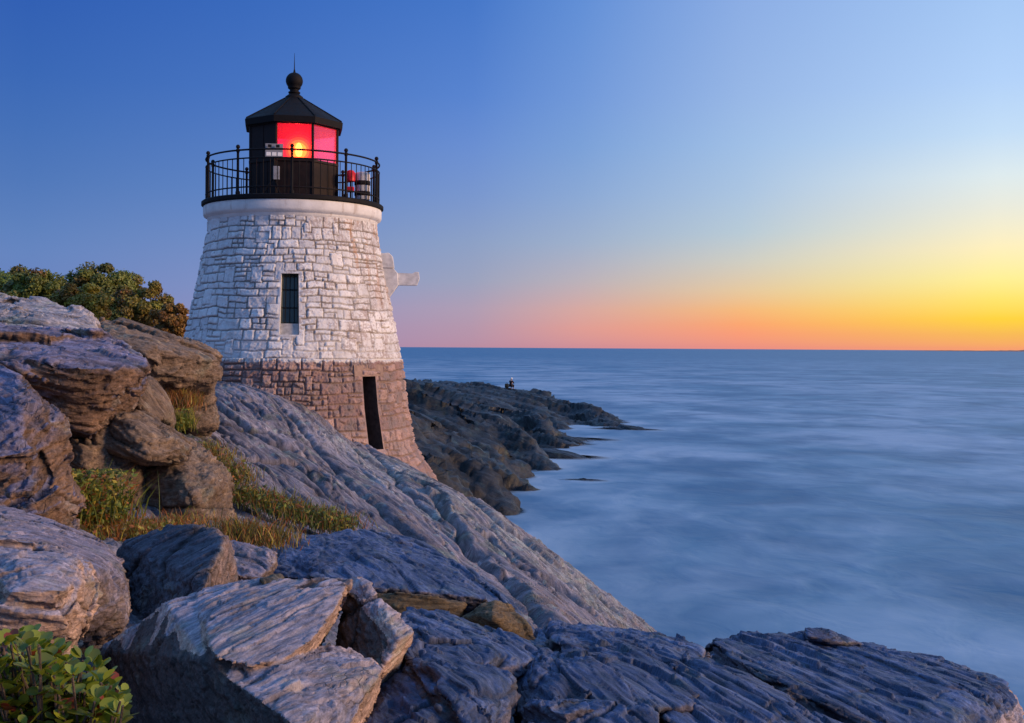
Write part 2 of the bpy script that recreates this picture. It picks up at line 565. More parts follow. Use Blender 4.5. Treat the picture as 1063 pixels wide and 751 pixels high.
def rock(name, label, hulls, mat, group=None, cat='rock', T=1.2, sink=.25, fr=None, seed=1, amp=1.0, unit=1.0, block=1.0, fib=1.0, vox=None, smooth=1, Tx=.85, side=None):
    CV, CF = [], []
    for H in hulls:
        pts = [P(*t) for t in H]
        cx = sum(p[0] for p in pts) / len(pts)
        back = []
        for p in pts:
            sl = (EYE - p[2]) / p[1]
            back.append(np.array((cx + (p[0] - cx) * Tx + cx / p[1] * T, p[1] + T, p[2] - sl * T - sink * T)))
        bm = bmesh.new()
        hull_into(bm, pts + back)
        bmesh.ops.recalc_face_normals(bm, faces=bm.faces)
        bm.verts.index_update()
        off = len(CV)
        CV += [tuple(v.co) for v in bm.verts]
        CF += [tuple(v.index + off for v in f.verts) for f in bm.faces]
        bm.free()
    near = min(t[2] for H in hulls for t in H)
    vx = vox or max(.0105, near * .0016)
    fr = REG if fr is None else fr
    V, F = voxel(CV, CF, vx * 1.3)
    V = relax(V, F, smooth)
    Nn = normals(V, F)
    V = V + Nn * strata(V, Nn, fr, seed, amp, unit, block, fib, 1)[:, None]
    V, F = voxel(V, F, vx)                       # the steps between blocks get faces of their own
    Nn = normals(V, F)
    d, at, q = strata(V, Nn, fr, seed, amp, unit, block, fib, 2)
    V = V + Nn * d[:, None]
    base = np.array((V[:, 0].mean(), V[:, 1].mean(), V[:, 2].min()))
    m = mesh_np(name, V - base, F, mat, True, at, dict(strata=q))
    if side:                                     # one side in another material, light and shade painted in: direction, threshold, material
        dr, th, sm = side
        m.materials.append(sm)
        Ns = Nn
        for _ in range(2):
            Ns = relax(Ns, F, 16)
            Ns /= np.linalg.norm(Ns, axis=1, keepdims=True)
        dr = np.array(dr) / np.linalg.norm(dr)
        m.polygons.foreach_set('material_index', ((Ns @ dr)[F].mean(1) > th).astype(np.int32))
    ob = link(name, m, None, base)
    return tag(ob, label, cat, group)


# ------------------------------------------------------------------ terrain
class TPS:
    def __init__(s, pts, lam=.02):
        A = np.array(pts, float)
        s.x, z = A[:, :2], A[:, 2]
        n = len(A)
        K = s.k(np.linalg.norm(s.x[:, None] - s.x[None], axis=2)) + lam * np.eye(n)
        Pm = np.concatenate([np.ones((n, 1)), s.x], 1)
        L = np.block([[K, Pm], [Pm.T, np.zeros((3, 3))]])
        s.w = np.linalg.solve(L, np.concatenate([z, np.zeros(3)]))

    def k(s, r):
        return np.where(r > 0, r * r * np.log(np.maximum(r, 1e-9)), 0)

    def __call__(s, X, Y):
        out = np.empty(len(X))
        for a in range(0, len(X), 40000):
            q = np.stack([X[a:a + 40000], Y[a:a + 40000]], 1)
            r = np.linalg.norm(q[:, None] - s.x[None], axis=2)
            out[a:a + 40000] = s.k(r) @ s.w[:-3] + s.w[-3] + q @ s.w[-2:]
        return out


SL = [P(*t) for t in [
    # crest against the tower and the silhouette towards the sea
    (225, 402, 27.4), (270, 409, 27.4), (330, 436, 27.2), (362, 463, 27.2), (402, 482, 27.6), (447, 503, 28.4), (470, 518, 27.3),
    (500, 536, 26.2), (560, 572, 24), (620, 618, 22.5), (672, 660, 21.5),
    # face of the slope
    (200, 430, 24), (180, 448, 21.5), (240, 470, 21.5), (300, 500, 20.5), (345, 545, 18.5), (400, 545, 20), (420, 500, 24),
    (300, 440, 25), (360, 480, 24.5), (450, 560, 20), (500, 605, 18), (560, 662, 15.5), (600, 655, 17.5), (640, 655, 19.5),
    (250, 545, 15.5), (290, 560, 15), (215, 520, 17), (150, 560, 13.5)]]
SL += [np.array(t, float) for t in [
    # hidden ground, below the boulders
    (-1.8, 12, 4.3), (0.2, 12, 3.2), (-3.2, 9, 4.75), (-4.5, 7, 4.9), (-1.5, 8, 4.4), (-.5, 6, 4.6), (1.2, 7.5, 3.9), (3, 8, 3.5), (1.5, 11, 3.0), (4, 11, 2.4),
    (0, 3, 5.0), (-3, 3, 5.2), (3, 3, 4.4), (6, 6, 2.0), (7, 10, .4), (5.5, 14, -.6), (3.2, 15, 1.2), (8, 15, -1.5),
    (-6, 12, 5.2), (-8, 16, 6.2), (-6, 18, 5.5), (-11, 14, 6.2), (-10, 8, 5.6), (-9.5, 20, 6.3), (-8, 22, 5.9), (-12, 22, 6.6),
    # below and behind the tower
    (-7, 30, 6.0), (-5.5, 30, 5.0), (-3.6, 30, 4.0), (-4.5, 33, 4.0), (-2.4, 31, 2.6), (-7.5, 34, 6.0), (-5.5, 36, 4.2), (-3, 35, 1.2), (-1, 31, 1.2),
    (1.3, 27, .6), (3.5, 24.5, -.2), (-.2, 29, 1.2), (3.5, 20, 1.0), (6, 19, -1.0), (2, 31, -1.6), (6, 25, -2), (0, 36, -1.5),
    (-10, 30, 6.2), (-9, 36, 6.0), (-14, 34, 7.2), (-18, 36, 7.6), (-18, 24, 8.0), (-22, 30, 8.6), (-10, 44, 6.2), (-16, 46, 7.4), (-4, 44, 2.4), (-24, 48, 8.8), (2, 44, -2.5), (10, 30, -3), (11, 20, -3)]]
slope_h = TPS(SL)


def grid(xs, ys):
    nx, ny = len(xs), len(ys)
    X, Y = np.meshgrid(xs, ys)
    i = np.arange(nx * ny).reshape(ny, nx)
    F = np.stack([i[:-1, :-1], i[:-1, 1:], i[1:, 1:], i[1:, :-1]], 2).reshape(-1, 4)
    return X.ravel(), Y.ravel(), F


def spaced(stops):
    """list of (value, step) -> graded coordinate list"""
    out = [stops[0][0]]
    for (a, s0), (b, s1) in zip(stops, stops[1:]):
        while out[-1] < b - 1e-6:
            t = (out[-1] - a) / (b - a)
            out.append(min(b, out[-1] + s0 + (s1 - s0) * t))
    return np.array(out)


xs = spaced([(-26, .35), (-9.5, .045), (-6.5, .03), (3.6, .03), (6, .12), (12, .4)])
ys = spaced([(1.5, .12), (12, .06), (14, .03), (22, .032), (29.5, .04), (33, .2), (48, .6)])
X, Y, F = grid(xs, ys)
Z = slope_h(X, Y)
V = np.stack([X, Y, Z], 1)
Nn = normals(V, F)
d, at, q = strata(V, Nn, REG * LONG, 3, 1.0, .9, .42, 1.6, step=.1)
at['cleave'] = np.abs(Nn @ REG[:, 2])
# long rounded ribs running down the dip
qq = V @ REG
rib = 1 - 2 * np.abs(perlin(np.stack([qq[:, 0] * .09, qq[:, 1] * .75 + .25 * fbm(V * .5, 2, 9), qq[:, 2] * 0], 1), 40))
rib2 = 1 - 2 * np.abs(perlin(np.stack([qq[:, 0] * .22, qq[:, 1] * 2.1 + .25 * fbm(V * .9, 2, 8), qq[:, 2] * 0], 1), 41))
pit = sstep(perlin(V * np.float32((1.6, 1.0, 1.6)), 44), .28, .5)
rib3 = 1 - 2 * np.abs(perlin(np.stack([qq[:, 0] * .35, qq[:, 1] * 5.2 + .5 * fbm(V * 1.3, 2, 7), qq[:, 2] * 0], 1), 42))
gl_ = np.abs(perlin(np.stack([qq[:, 0] * .16, qq[:, 1] * 1.5 + .35 * fbm(V * .8, 3, 6), qq[:, 2] * 0], 1), 46))
groove = np.exp(-(gl_ / .018) ** 2) * sstep(perlin(V * np.float32((.5, .35, .5)), 47), -.25, .1)
at['crack'] = np.clip(at['crack'] * .7 + groove, 0, 1)
d = d + .05 * rib + .035 * rib2 + .022 * rib3 - .05 * pit - .10 * groove


def on_slope(px, py):
    for Yd in np.arange(12, 34, .05):
        p = P(px, py, Yd)
        if p[2] < slope_h(np.array([p[0]]), np.array([p[1]]))[0]: return p
    return P(px, py, 28)


def seg_dist(X, Y, pts):
    best, sd_ = np.full(len(X), 1e9), np.zeros(len(X))
    for a, b in zip(pts, pts[1:]):
        ux, uy = b[0] - a[0], b[1] - a[1]
        L2 = ux * ux + uy * uy
        t = np.clip(((X - a[0]) * ux + (Y - a[1]) * uy) / L2, 0, 1)
        dx, dy = X - a[0] - t * ux, Y - a[1] - t * uy
        dd = np.hypot(dx, dy)
        m_ = dd < best
        best = np.where(m_, dd, best)
        sd_ = np.where(m_, np.sign(ux * dy - uy * dx), sd_)
    return best, sd_


jit = fbm(V * 1.6, 3, 90) * .10
for line, wdt, dpt, step in [
    ([(448, 520), (461, 544), (482, 571), (500, 592), (525, 614), (549, 641), (560, 656)], .09, .30, .22),
    ([(500, 568), (515, 580), (543, 602)], .12, .28, .12), ([(560, 612), (590, 630), (612, 646)], .08, .22, .10), ([(470, 512), (500, 540), (540, 566)], .10, .14, .16),
    ([(218, 422), (250, 448), (276, 464), (306, 475)], .10, .24, .09), ([(238, 474), (270, 480), (304, 488), (330, 505)], .10, .24, .08),
    ([(300, 432), (325, 468), (362, 508), (405, 548), (430, 570)], .07, .16, .10), ([(340, 440), (380, 490), (430, 535), (470, 585)], .05, .12, -.08), ([(380, 470), (415, 505), (450, 540)], .06, .14, .10),
    ([(270, 424), (300, 452), (330, 490), (350, 520)], .05, .12, -.08), ([(600, 606), (630, 630), (655, 652)], .05, .10, .08)]:
    pts = [on_slope(*t) for t in line]
    ds, sg = seg_dist(X + jit, Y + jit * .7, pts)
    wdt, dpt = wdt * .5, dpt * .55
    at['crack'] = np.clip(at['crack'] + np.exp(-(ds / (wdt * .7)) ** 2), 0, 1)
    d = d - dpt * np.exp(-(ds / wdt) ** 2) + step * .8 * (sg > 0) * np.exp(-(ds / .8) ** 2) * sstep(ds, 0, .16)
edge_pts = [on_slope(*t) for t in [(405, 486), (447, 507), (500, 545), (560, 582), (620, 628), (660, 658)]]
ds, sg = seg_dist(X, Y, edge_pts)
at['zone'] = np.exp(-(ds / 1.3) ** 2) * np.clip(.6 + fbm(V * .9, 3, 95), 0, 1)
V = V + Nn * d[:, None]
NEARZ = V[:, 2].copy()
slope = link('rock_slope', mesh_np('rock_slope', V, F, M['slope'], True, at, dict(strata=q)))
tag(slope, kind='structure')
NGX, NGY, NGZ = xs, ys, V[:, 2].reshape(len(ys), len(xs))

# headland beyond the tower
HL = [P(*t) for t in [
    (425, 427, 72), (445, 427, 78), (470, 424, 95), (500, 409, 112), (530, 409, 120), (560, 412, 120), (590, 421, 117), (620, 433, 113), (645, 441, 109),
    (480, 415, 98), (520, 418, 110), (560, 424, 112), (600, 434, 110), (570, 443, 103), (625, 441, 106),
    (450, 432, 75), (500, 438, 84), (530, 447, 84), (560, 455, 85),
    (430, 440, 60), (470, 448, 65), (510, 465, 68), (540, 480, 67), (430, 455, 52), (460, 480, 54), (500, 500, 56), (520, 523, 52),
    (440, 500, 45), (470, 522, 47), (500, 535, 47.5)]]
HL += [np.array(t, float) for t in [(-14, 70, 3.2), (-10, 100, 2.2), (-14, 130, 1.5), (0, 132, .2), (8, 126, -.5), (13, 113, -1.2), (13, 100, -1.5), (5, 95, -.9), (9, 85, -1.2), (3, 76, -.9), (4, 66, -1.3),
                                    (1.5, 60, -1), (2.5, 50, -1.6), (0, 44, -1.4), (-2.5, 42, -.4), (-12, 52, 3.4), (-9, 44, 2.6), (-5, 40, .6), (-30, 60, 6), (-30, 100, 4), (-30, 140, 2), (22, 120, -3.5), (22, 80, -3.5), (14, 60, -3), (10, 45, -3), (-3, 38, -1)]]
head_h = TPS(HL, .05)
xh = spaced([(-30, .8), (-9, .14), (13, .14), (22, .6)])
yh = spaced([(38, .16), (75, .22), (115, .3), (130, .5), (142, 1)])
X, Y, F = grid(xh, yh)
Z = head_h(X, Y)
V = np.stack([X, Y, Z], 1)
HREG = frame_from((0, 0, 0), (1, -.35, -.26), (.2, .25, 1))
qq = V @ HREG
wv = fbm(V * .12, 3, 60)
ridge = perlin(np.stack([qq[:, 0] * .05, qq[:, 1] * .22 + wv * .5, qq[:, 2] * 0], 1), 61)
ridge2 = 1 - 2 * np.abs(perlin(np.stack([qq[:, 0] * .10, qq[:, 1] * .55 + wv * .8, qq[:, 2] * 0], 1), 62))
saw = ((qq[:, 1] * .17 + .40 * wv) % 1.0)
for line, hh, ww in [([(455, 436), (520, 447), (582, 463)], .9, 1.0), ([(440, 452), (500, 470), (572, 486)], .9, .9), ([(450, 482), (500, 496), (556, 507)], .9, .8), ([(520, 425), (600, 433), (648, 444)], .8, 1.2), ([(470, 512), (505, 522), (530, 531)], .7, .7), ([(480, 420), (540, 436), (604, 448)], .7, 1.0)]:
    pts = []
    for a_, b_ in line:
        pts.append(P(a_, b_, min(115, (EYE - .1) * FPX / (b_ - 361 - (a_ - CX) * .0061))))
    ax_ = np.array([p[0] for p in pts])
    best_ = np.full(len(X), 1e9)
    side_ = np.zeros(len(X))
    wig = fbm(V * .35, 3, 91) * .8
    for a_, b_ in zip(pts, pts[1:]):
        ux, uy = b_[0] - a_[0], b_[1] - a_[1]
        t = np.clip(((X - a_[0]) * ux + (Y - a_[1]) * uy) / (ux * ux + uy * uy), 0, 1)
        dx, dy = X - a_[0] - t * ux, Y + wig - a_[1] - t * uy
        dd = np.hypot(dx * .8, dy * .55)
        m_ = dd < best_
        best_ = np.where(m_, dd, best_)
        side_ = np.where(m_, dy, side_)
    V[:, 2] += .75 * (1 - sstep(Z, .2, 1.6)) * hh * (np.exp(-(best_ / ww) ** 2) - .55 * np.exp(-((best_ - 2.0 * ww) / (1.0 * ww)) ** 2) * (side_ < 0))
shoal = sstep(Z, -1.5, 1.0) * (.45 + .55 * sstep(-Y, -112, -80))
V[:, 2] += (.75 * ridge + .35 * ridge2 + 2.3 * (saw - .5) * sstep(saw, 0, .07)) * shoal
Nn = normals(V, F)
d, at, q = strata(V, Nn, HREG * LONG, 70, 1.0, 2.6, 1.25, 1.0, step=.8)
at['cleave'] = np.abs(Nn @ HREG[:, 2])
V = V + Nn * d[:, None]
head = link('headland', mesh_np('headland', V, F, M['wet'], True, at, dict(strata=q)))
tag(head, kind='structure')
HGX, HGY, HGZ = xh, yh, V[:, 2].reshape(len(yh), len(xh))


def bil(gx, gy, gz, x, y):
    i = np.clip(np.searchsorted(gx, x) - 1, 0, len(gx) - 2)
    j = np.clip(np.searchsorted(gy, y) - 1, 0, len(gy) - 2)
    tx = np.clip((x - gx[i]) / (gx[i + 1] - gx[i]), 0, 1)
    ty = np.clip((y - gy[j]) / (gy[j + 1] - gy[j]), 0, 1)
    return (gz[j, i] * (1 - tx) + gz[j, i + 1] * tx) * (1 - ty) + (gz[j + 1, i] * (1 - tx) + gz[j + 1, i + 1] * tx) * ty


def ground_z(x, y):
    x, y = np.atleast_1d(np.asarray(x, float)), np.atleast_1d(np.asarray(y, float))
    a = np.where((x > NGX[0]) & (x < NGX[-1]) & (y > NGY[0]) & (y < NGY[-1]), bil(NGX, NGY, NGZ, x, y), -9)
    b = np.where((x > HGX[0]) & (x < HGX[-1]) & (y > HGY[0]) & (y < HGY[-1]), bil(HGX, HGY, HGZ, x, y), -9)
    return np.maximum(a, b)


# far ground sheet under the sea, and the distant shore
m, n, b, _ = new_mat('sea_bed_rock')
n.set(b.inputs['Base Color'], n.mix(n.noise(n.new('ShaderNodeTexCoord').outputs['Object'], .3, 5), (.03, .04, .05, 1), (.08, .08, .08, 1)))
b.inputs['Roughness'].default_value = .9
tag(MB().poly([(-40000, -40000, -4), (40000, -40000, -4), (40000, 40000, -4), (-40000, 40000, -4)]).build('sea_bed', m), kind='structure')

# ------------------------------------------------------------------ water
SEA = [('low reddish brown sea rock at the tip of the middle finger of the headland', (575, 461), 2.3, .55, 12), ('long dark sea rock pointing right, below the reddish brown sea rock', (562, 474), 3.2, .5, 13),
       ('pair of small dark humps awash furthest out past the headland tip', (650, 446), 2.0, .28, 14), ('flat dark rock awash right of the headland, alone in the foam', (606, 499), .55, .09, 15),
       ('narrow dark rock awash in the inlet under the headland tip', (588, 456), 2.6, .3, 16)]
SEAC = []
for lab, (px, py), L, h, sd_ in SEA:
    SEAC.append(P(px, py, EYE * FPX / (py - 361 - (px - CX) * .0061)))
xs = spaced([(-300, 40), (-40, 6), (-10, .7), (-6, .35), (20, .5), (60, 4), (300, 40), (3000, 700), (35000, 9000)])
xs = np.concatenate([[-35000, -12000, -4000, -1200], xs])
ys = np.concatenate([[-300, -100, -30, 0], spaced([(10, .4), (60, .4), (125, .55), (160, 3), (400, 40), (3000, 500), (12000, 2500), (38000, 9000)])])
X, Y, F = grid(xs, ys)
dep = np.full(len(X), 9.0)
inn = (X > -40) & (X < 40) & (Y > 0) & (Y < 150)
gz = ground_z(X[inn], Y[inn])
for c, (lab, _, L, h, sd_) in zip(SEAC, SEA):
    ca, sa = math.cos(.3), math.sin(.3)
    dx, dy = X[inn] - c[0], Y[inn] - c[1]
    rr_ = np.hypot((dx * ca - dy * sa) / L, (dx * sa + dy * ca) / (L * .45))
    gz = np.maximum(gz, h * (1.05 - rr_ ** 2) * np.where(rr_ < 1, 1, .6))
dep[inn] = -gz
# distance to rock by repeated spreading over the inner grid
rock_in = np.zeros(len(X))
rock_in[inn] = (gz > -.12)
G = rock_in.reshape(len(ys), len(xs)).copy()
acc_f = G.copy()
for k in range(22):
    Gp = np.pad(acc_f, 1, mode='edge')
    acc_f = (Gp[1:-1, 1:-1] * 2 + Gp[:-2, 1:-1] + Gp[2:, 1:-1] + Gp[1:-1, :-2] * 1.5 + Gp[1:-1, 2:] * .5) / 6.75
    acc_f = np.maximum(acc_f, G * 1.0)
foam = np.clip(acc_f.ravel(), 0, 1)
Zw = 0.06 * foam
m, n, b, out = new_mat('sea_water')
g = n.new('ShaderNodeNewGeometry').outputs['Position']
sw = n.noise(n.scale(g, (.042, .036, 1)), 1, 5, .55, .5)
sw2 = n.noise(n.scale(g, (.14, .11, 1)), 1, 4, .5, .6)
sw3 = n.noise(n.scale(g, (.50, .36, 1)), 1, 4, .5, .5)
far = n.noise(n.scale(g, (.009, .0045, 1)), 1, 5, .6, .3)
fo = n.math('ADD', n.math('MULTIPLY', sw, .5), n.math('ADD', n.math('ADD', n.math('MULTIPLY', sw2, .22), n.math('MULTIPLY', sw3, .14)), n.math('MULTIPLY', far, .30)))
sy = n.new('ShaderNodeSeparateXYZ')
n.l.new(g, sy.inputs[0])
patch = n.math('MULTIPLY', n.rng(fo, .48, .68, 0, 1, True), n.rng(sy.outputs[1], 120, 900, 1, .15))   # foam thins offshore; also puts the darker far reflection into the sea's colour
nearf = n.math('MULTIPLY', n.math('POWER', n.attr('foam'), .7), n.rng(sw2, .3, .7, .3, 1.0))
fmask = n.math('MINIMUM', n.math('ADD', n.math('MULTIPLY', patch, .62), n.math('MULTIPLY', nearf, .6)), 1.0)
deep = n.mix(n.rng(sw2, .35, .65), (.018, .12, .25, 1), (.055, .20, .34, 1))
n.set(b.inputs['Base Color'], n.mix(fmask, deep, (.47, .60, .72, 1)))
n.set(b.inputs['Roughness'], n.rng(fmask, 0, 1, .45, .75))
b.inputs['IOR'].default_value = 1.33
b.inputs['Specular IOR Level'].default_value = .50
n.l.new(n.bump(n.math('ADD', sw2, n.math('MULTIPLY', sw3, .5)), .18, 1.0), b.inputs['Normal'])
tr = n.new('ShaderNodeBsdfTransparent')
mx = n.new('ShaderNodeMixShader')
n.set(mx.inputs[0], n.rng(n.attr('depth'), -.05, .42, 0, 1, True))
n.l.new(tr.outputs[0], mx.inputs[1])
n.l.new(b.outputs[0], mx.inputs[2])
n.l.new(mx.outputs[0], out.inputs[0])
water = link('water', mesh_np('water', np.stack([X, Y, Zw], 1), F, m, True, dict(foam=foam, depth=np.clip(dep, -3, 9))))
tag(water, kind='structure')

# distant shore on the horizon at right
mb = MB()
m_shore = simple_mat('distant_shore_land', (.30, .17, .13), .95, scale=.002, bump=0)
rs = random.Random(5)
prev = None
nseg = 90
ring = []
for k in range(nseg + 1):
    t = k / nseg
    x = 2950 + 3300 * t
    h = (34 * t ** .5 * (.35 + .65 * t)) * (.75 + .5 * abs(math.sin(t * 9.1 + 1.2))) * (.8 + .4 * rs.random()) + (9 if .86 < t < .93 else 0)
    yy = 8400 + 300 * math.sin(t * 5)
    ring.append([mb.b.verts.new((x, yy, .05)), mb.b.verts.new((x, yy + 60, h * .8)), mb.b.verts.new((x, yy + 200, h)), mb.b.verts.new((x, yy + 500, .05))])
for A, B in zip(ring, ring[1:]):
    for j in range(3): mb.b.faces.new((A[j], B[j], B[j + 1], A[j + 1]))
shore = mb.build('distant_shore', m_shore, smooth=True)
tag(shore, kind='structure')

# ------------------------------------------------------------------ lighthouse
TX, TY, TB = -5.88, 31.0, 3.2
cdir = np.array((5.88, -31.0)) / math.hypot(5.88, 31.0)
rdir = np.array((-cdir[1], cdir[0]))
LH = empty('lighthouse', (TX, TY, TB), 'squat round lighthouse, white painted stone over brown granite, with a red lit lantern', 'lighthouse')


def tp(phi, r, z):
    """tower-local point: phi from the camera direction, positive to the right"""
    return (r * (math.cos(phi) * cdir[0] + math.sin(phi) * rdir[0]), r * (math.cos(phi) * cdir[1] + math.sin(phi) * rdir[1]), z - TB)


PROF = [(2.4, 4.35), (3.2, 3.95), (3.55, 3.78), (3.95, 3.50), (4.42, 3.24), (5.45, 3.04), (6.69, 2.90), (7.13, 2.82), (8.55, 2.52), (10.09, 2.22), (10.6, 2.18)]


def prof(z):
    return np.interp(z, [p[0] for p in PROF], [p[1] for p in PROF])


def ashlar(z0, z1, rowh, wid, seed, keep):
    """stone layout raster: id, distance to the joint, per-stone random; keep = list of (phi0, phi1, za, zb) openings"""
    rr = random.Random(seed)
    res = .01
    Rm = float(prof((z0 + z1) / 2))
    nx, nz = int(2 * PI * Rm / res), int((z1 - z0) / res)
    ed = np.zeros((nz, nx), np.float32)
    rid = np.zeros((nz, nx), np.float32)
    tlx = np.zeros((nz, nx), np.float32)

    def stone(xa, xb, za, zb):
        xa, xb, za, zb = int(xa), int(min(xb, nx)), int(za), int(min(zb, nz))
        if xb - xa < 2 or zb - za < 2: return
        ix = np.arange(xa, xb)
        iz = np.arange(za, zb)
        dx = np.minimum(ix - xa, xb - 1 - ix)
        dz = np.minimum(iz - za, zb - 1 - iz)
        ed[za:zb, xa:xb] = np.minimum(dx[None, :], dz[:, None]) * res
        rid[za:zb, xa:xb] = rr.random()
        ax, az = rr.uniform(-1, 1), rr.uniform(-1, 1)
        tlx[za:zb, xa:xb] = ax * (ix - (xa + xb) / 2)[None, :] / (xb - xa) + az * (iz - (za + zb) / 2)[:, None] / (zb - za)
    z = 0
    while z < nz:
        h = rr.uniform(*rowh) / res
        if nz - z - h < rowh[0] / res * .6: h = nz - z
        x = -rr.uniform(0, .3) / res
        while x < nx:
            wd = rr.uniform(*wid) / res
            u = rr.random()
            if u < .34 and h > 20:
                t = rr.uniform(.38, .62) * h
                for a, c in ((z, z + t), (z + t, z + h)):
                    if rr.random() < .5:
                        k = rr.uniform(.35, .65) * wd
                        stone(max(0, x), x + k, a, c)
                        stone(max(0, x + k), x + wd, a, c)
                    else:
                        stone(max(0, x), x + wd, a, c)
            else:
                stone(max(0, x), x + wd, z, z + h)
            x += wd
        z += h
    for _ in range(int(nx * res * nz * res * 1.0)):              # taller stones bonding two courses
        a, c = rr.uniform(0, nx - 40), rr.uniform(0, nz - 30)
        stone(a, a + rr.uniform(.18, .42) / res, c, c + rr.uniform(.24, .46) / res)
    return ed, rid, tlx, res, nx, nz


def masonry(name, z0, z1, rowh, wid, mat, seed, rough, openings, mdepth, pillow, top_extra=0):
    ed, rid, tlx, res, nx, nz = ashlar(z0, z1, rowh, wid, seed, openings)
    Rm = float(prof((z0 + z1) / 2))
    # grid lines snap to the openings so the reveals meet the wall
    ph = list(np.linspace(-PI, PI, int(2 * PI * Rm / .02) + 1)[:-1])
    zz = list(np.linspace(z0, z1, int((z1 - z0) / .02) + 1))
    for (p0, p1, za, zb) in openings:
        for p in (p0, p1): ph[int(np.argmin(np.abs(np.array(ph) - p)))] = p
        for z in (za, zb): zz[int(np.argmin(np.abs(np.array(zz) - z)))] = z
    ph, zz = np.array(ph), np.array(zz)
    PHI, ZZ = np.meshgrid(ph, zz)
    PHI, ZZ = PHI.ravel(), ZZ.ravel()
    r = prof(ZZ)
    bx, by = r * np.cos(PHI), r * np.sin(PHI)
    p3 = np.stack([bx, by, ZZ], 1)
    wx = fbm(p3 * 4, 3, seed + 1) * .020 + fbm(p3 * 1.1, 2, seed + 4) * .03
    wz = fbm(p3 * 4 + 9, 3, seed + 2) * .018 + fbm(p3 * .9 + 5, 2, seed + 5) * .05
    ix = (((PHI + PI) / (2 * PI) * nx + wx / res).astype(int)) % nx
    iz = np.clip(((ZZ - z0) / res + wz / res).astype(int), 0, nz - 1)
    e, rd, tl = ed[iz, ix], rid[iz, ix], tlx[iz, ix]
    body = sstep(e, .006, .034)
    mort = 1 - sstep(e, .005, .017)
    disp = -mdepth * mort + pillow * (np.sqrt(np.clip(body, 0, 1))) + (rd - .5) * .036 * body + tl * .026 * body
    disp += rough * body * (fbm(p3 * 5, 3, seed + 3) * .45 + worley(p3 * 5.5, seed + 8)[3] * 1.3 + worley(p3 * 17, seed + 9)[3] * .6) + .006 * fbm(p3 * 30, 2, seed + 6)
    flat = np.ones(len(r))
    for (p0, p1, za, zb) in openings:
        dx = np.maximum(np.maximum(p0 - PHI, PHI - p1), 0) * r
        dz = np.maximum(np.maximum(za - ZZ, ZZ - zb), 0)
        flat *= sstep(np.hypot(dx, dz), .015, .09)
    disp *= flat
    r = r + disp
    V = np.stack([r * (np.cos(PHI) * cdir[0] + np.sin(PHI) * rdir[0]), r * (np.cos(PHI) * cdir[1] + np.sin(PHI) * rdir[1]), ZZ - TB], 1)
    n1, n2 = len(ph), len(zz)
    i = np.arange(n1 * n2).reshape(n2, n1)
    j = np.roll(i, -1, axis=1)
    F = np.stack([i[:-1], j[:-1], j[1:], i[1:]], 2).reshape(-1, 4)
    pc = PHI.reshape(n2, n1)[:-1].ravel() + 1e-4
    zc = ZZ.reshape(n2, n1)[:-1].ravel() + 1e-4
    keep = np.ones(len(F), bool)
    for (p0, p1, za, zb) in openings:
        keep &= ~((pc > p0 - 5e-5) & (pc < p1 - 5e-5) & (zc > za - 5e-5) & (zc < zb - 5e-5))
    return link(name, mesh_np(name, V, F[keep], mat, True, dict(mortar=mort * flat, stone=rd, side=np.sin(PHI), high=(ZZ - z0) / (z1 - z0))), LH)


# white painted stone
m, n, b, _ = new_mat('white_painted_stone')
g = n.new('ShaderNodeTexCoord').outputs['Object']
nz1, nz2 = n.noise(g, 2.2, 6, .6), n.noise(g, 14, 6, .65)
paint = n.mix(n.rng(n.attr('stone'), 0, 1), (.60, .60, .62, 1), (.80, .79, .78, 1))
bare = n.mix(nz2, (.42, .33, .30, 1), (.30, .26, .26, 1))
worn = n.rng(n.math('ADD', n.math('ADD', n.math('MULTIPLY', nz1, .5), n.math('MULTIPLY', nz2, .62)), n.math('MULTIPLY', n.attr('side'), .055)), .58, .66, 0, 1, True)
c = n.mix(n.math('MULTIPLY', worn, .75), paint, bare)
lowp = n.rng(n.attr('high'), .03, .22)                               # the lowest courses were painted over, joints and all
jm = n.math('MULTIPLY', n.math('MULTIPLY', n.attr('mortar'), n.rng(nz1, .34, .54, .55, 1)), n.math('ADD', n.math('MULTIPLY', lowp, .65), .35))
c = n.mix(jm, c, n.mix(nz2, (.07, .06, .055, 1), (.22, .17, .13, 1)))
sepn = n.new('ShaderNodeSeparateXYZ')
n.l.new(g, sepn.inputs[0])
run = n.noise(n.scale(g, (3.2, 3.2, .35)), 1.0, 5, .6)
rust = n.math('MULTIPLY', n.math('MULTIPLY', n.rng(run, .50, .62, 0, 1, True), n.rng(n.attr('side'), .22, .6, 0, 1, True)), n.rng(n.attr('high'), .25, .9, .1, 1))
c = n.mix(n.math('MULTIPLY', rust, .7), c, (.42, .20, .07, 1))
c = n.mix(n.math('MULTIPLY', n.rng(run, .50, .36, 0, 1, True), .34), c, (.36, .34, .33, 1))
n.set(b.inputs['Base Color'], c)
b.inputs['Roughness'].default_value = .75
n.l.new(n.bump(n.math('ADD', nz2, n.noise(g, 50, 4)), .45, .015), b.inputs['Normal'])
M['wstone'] = m
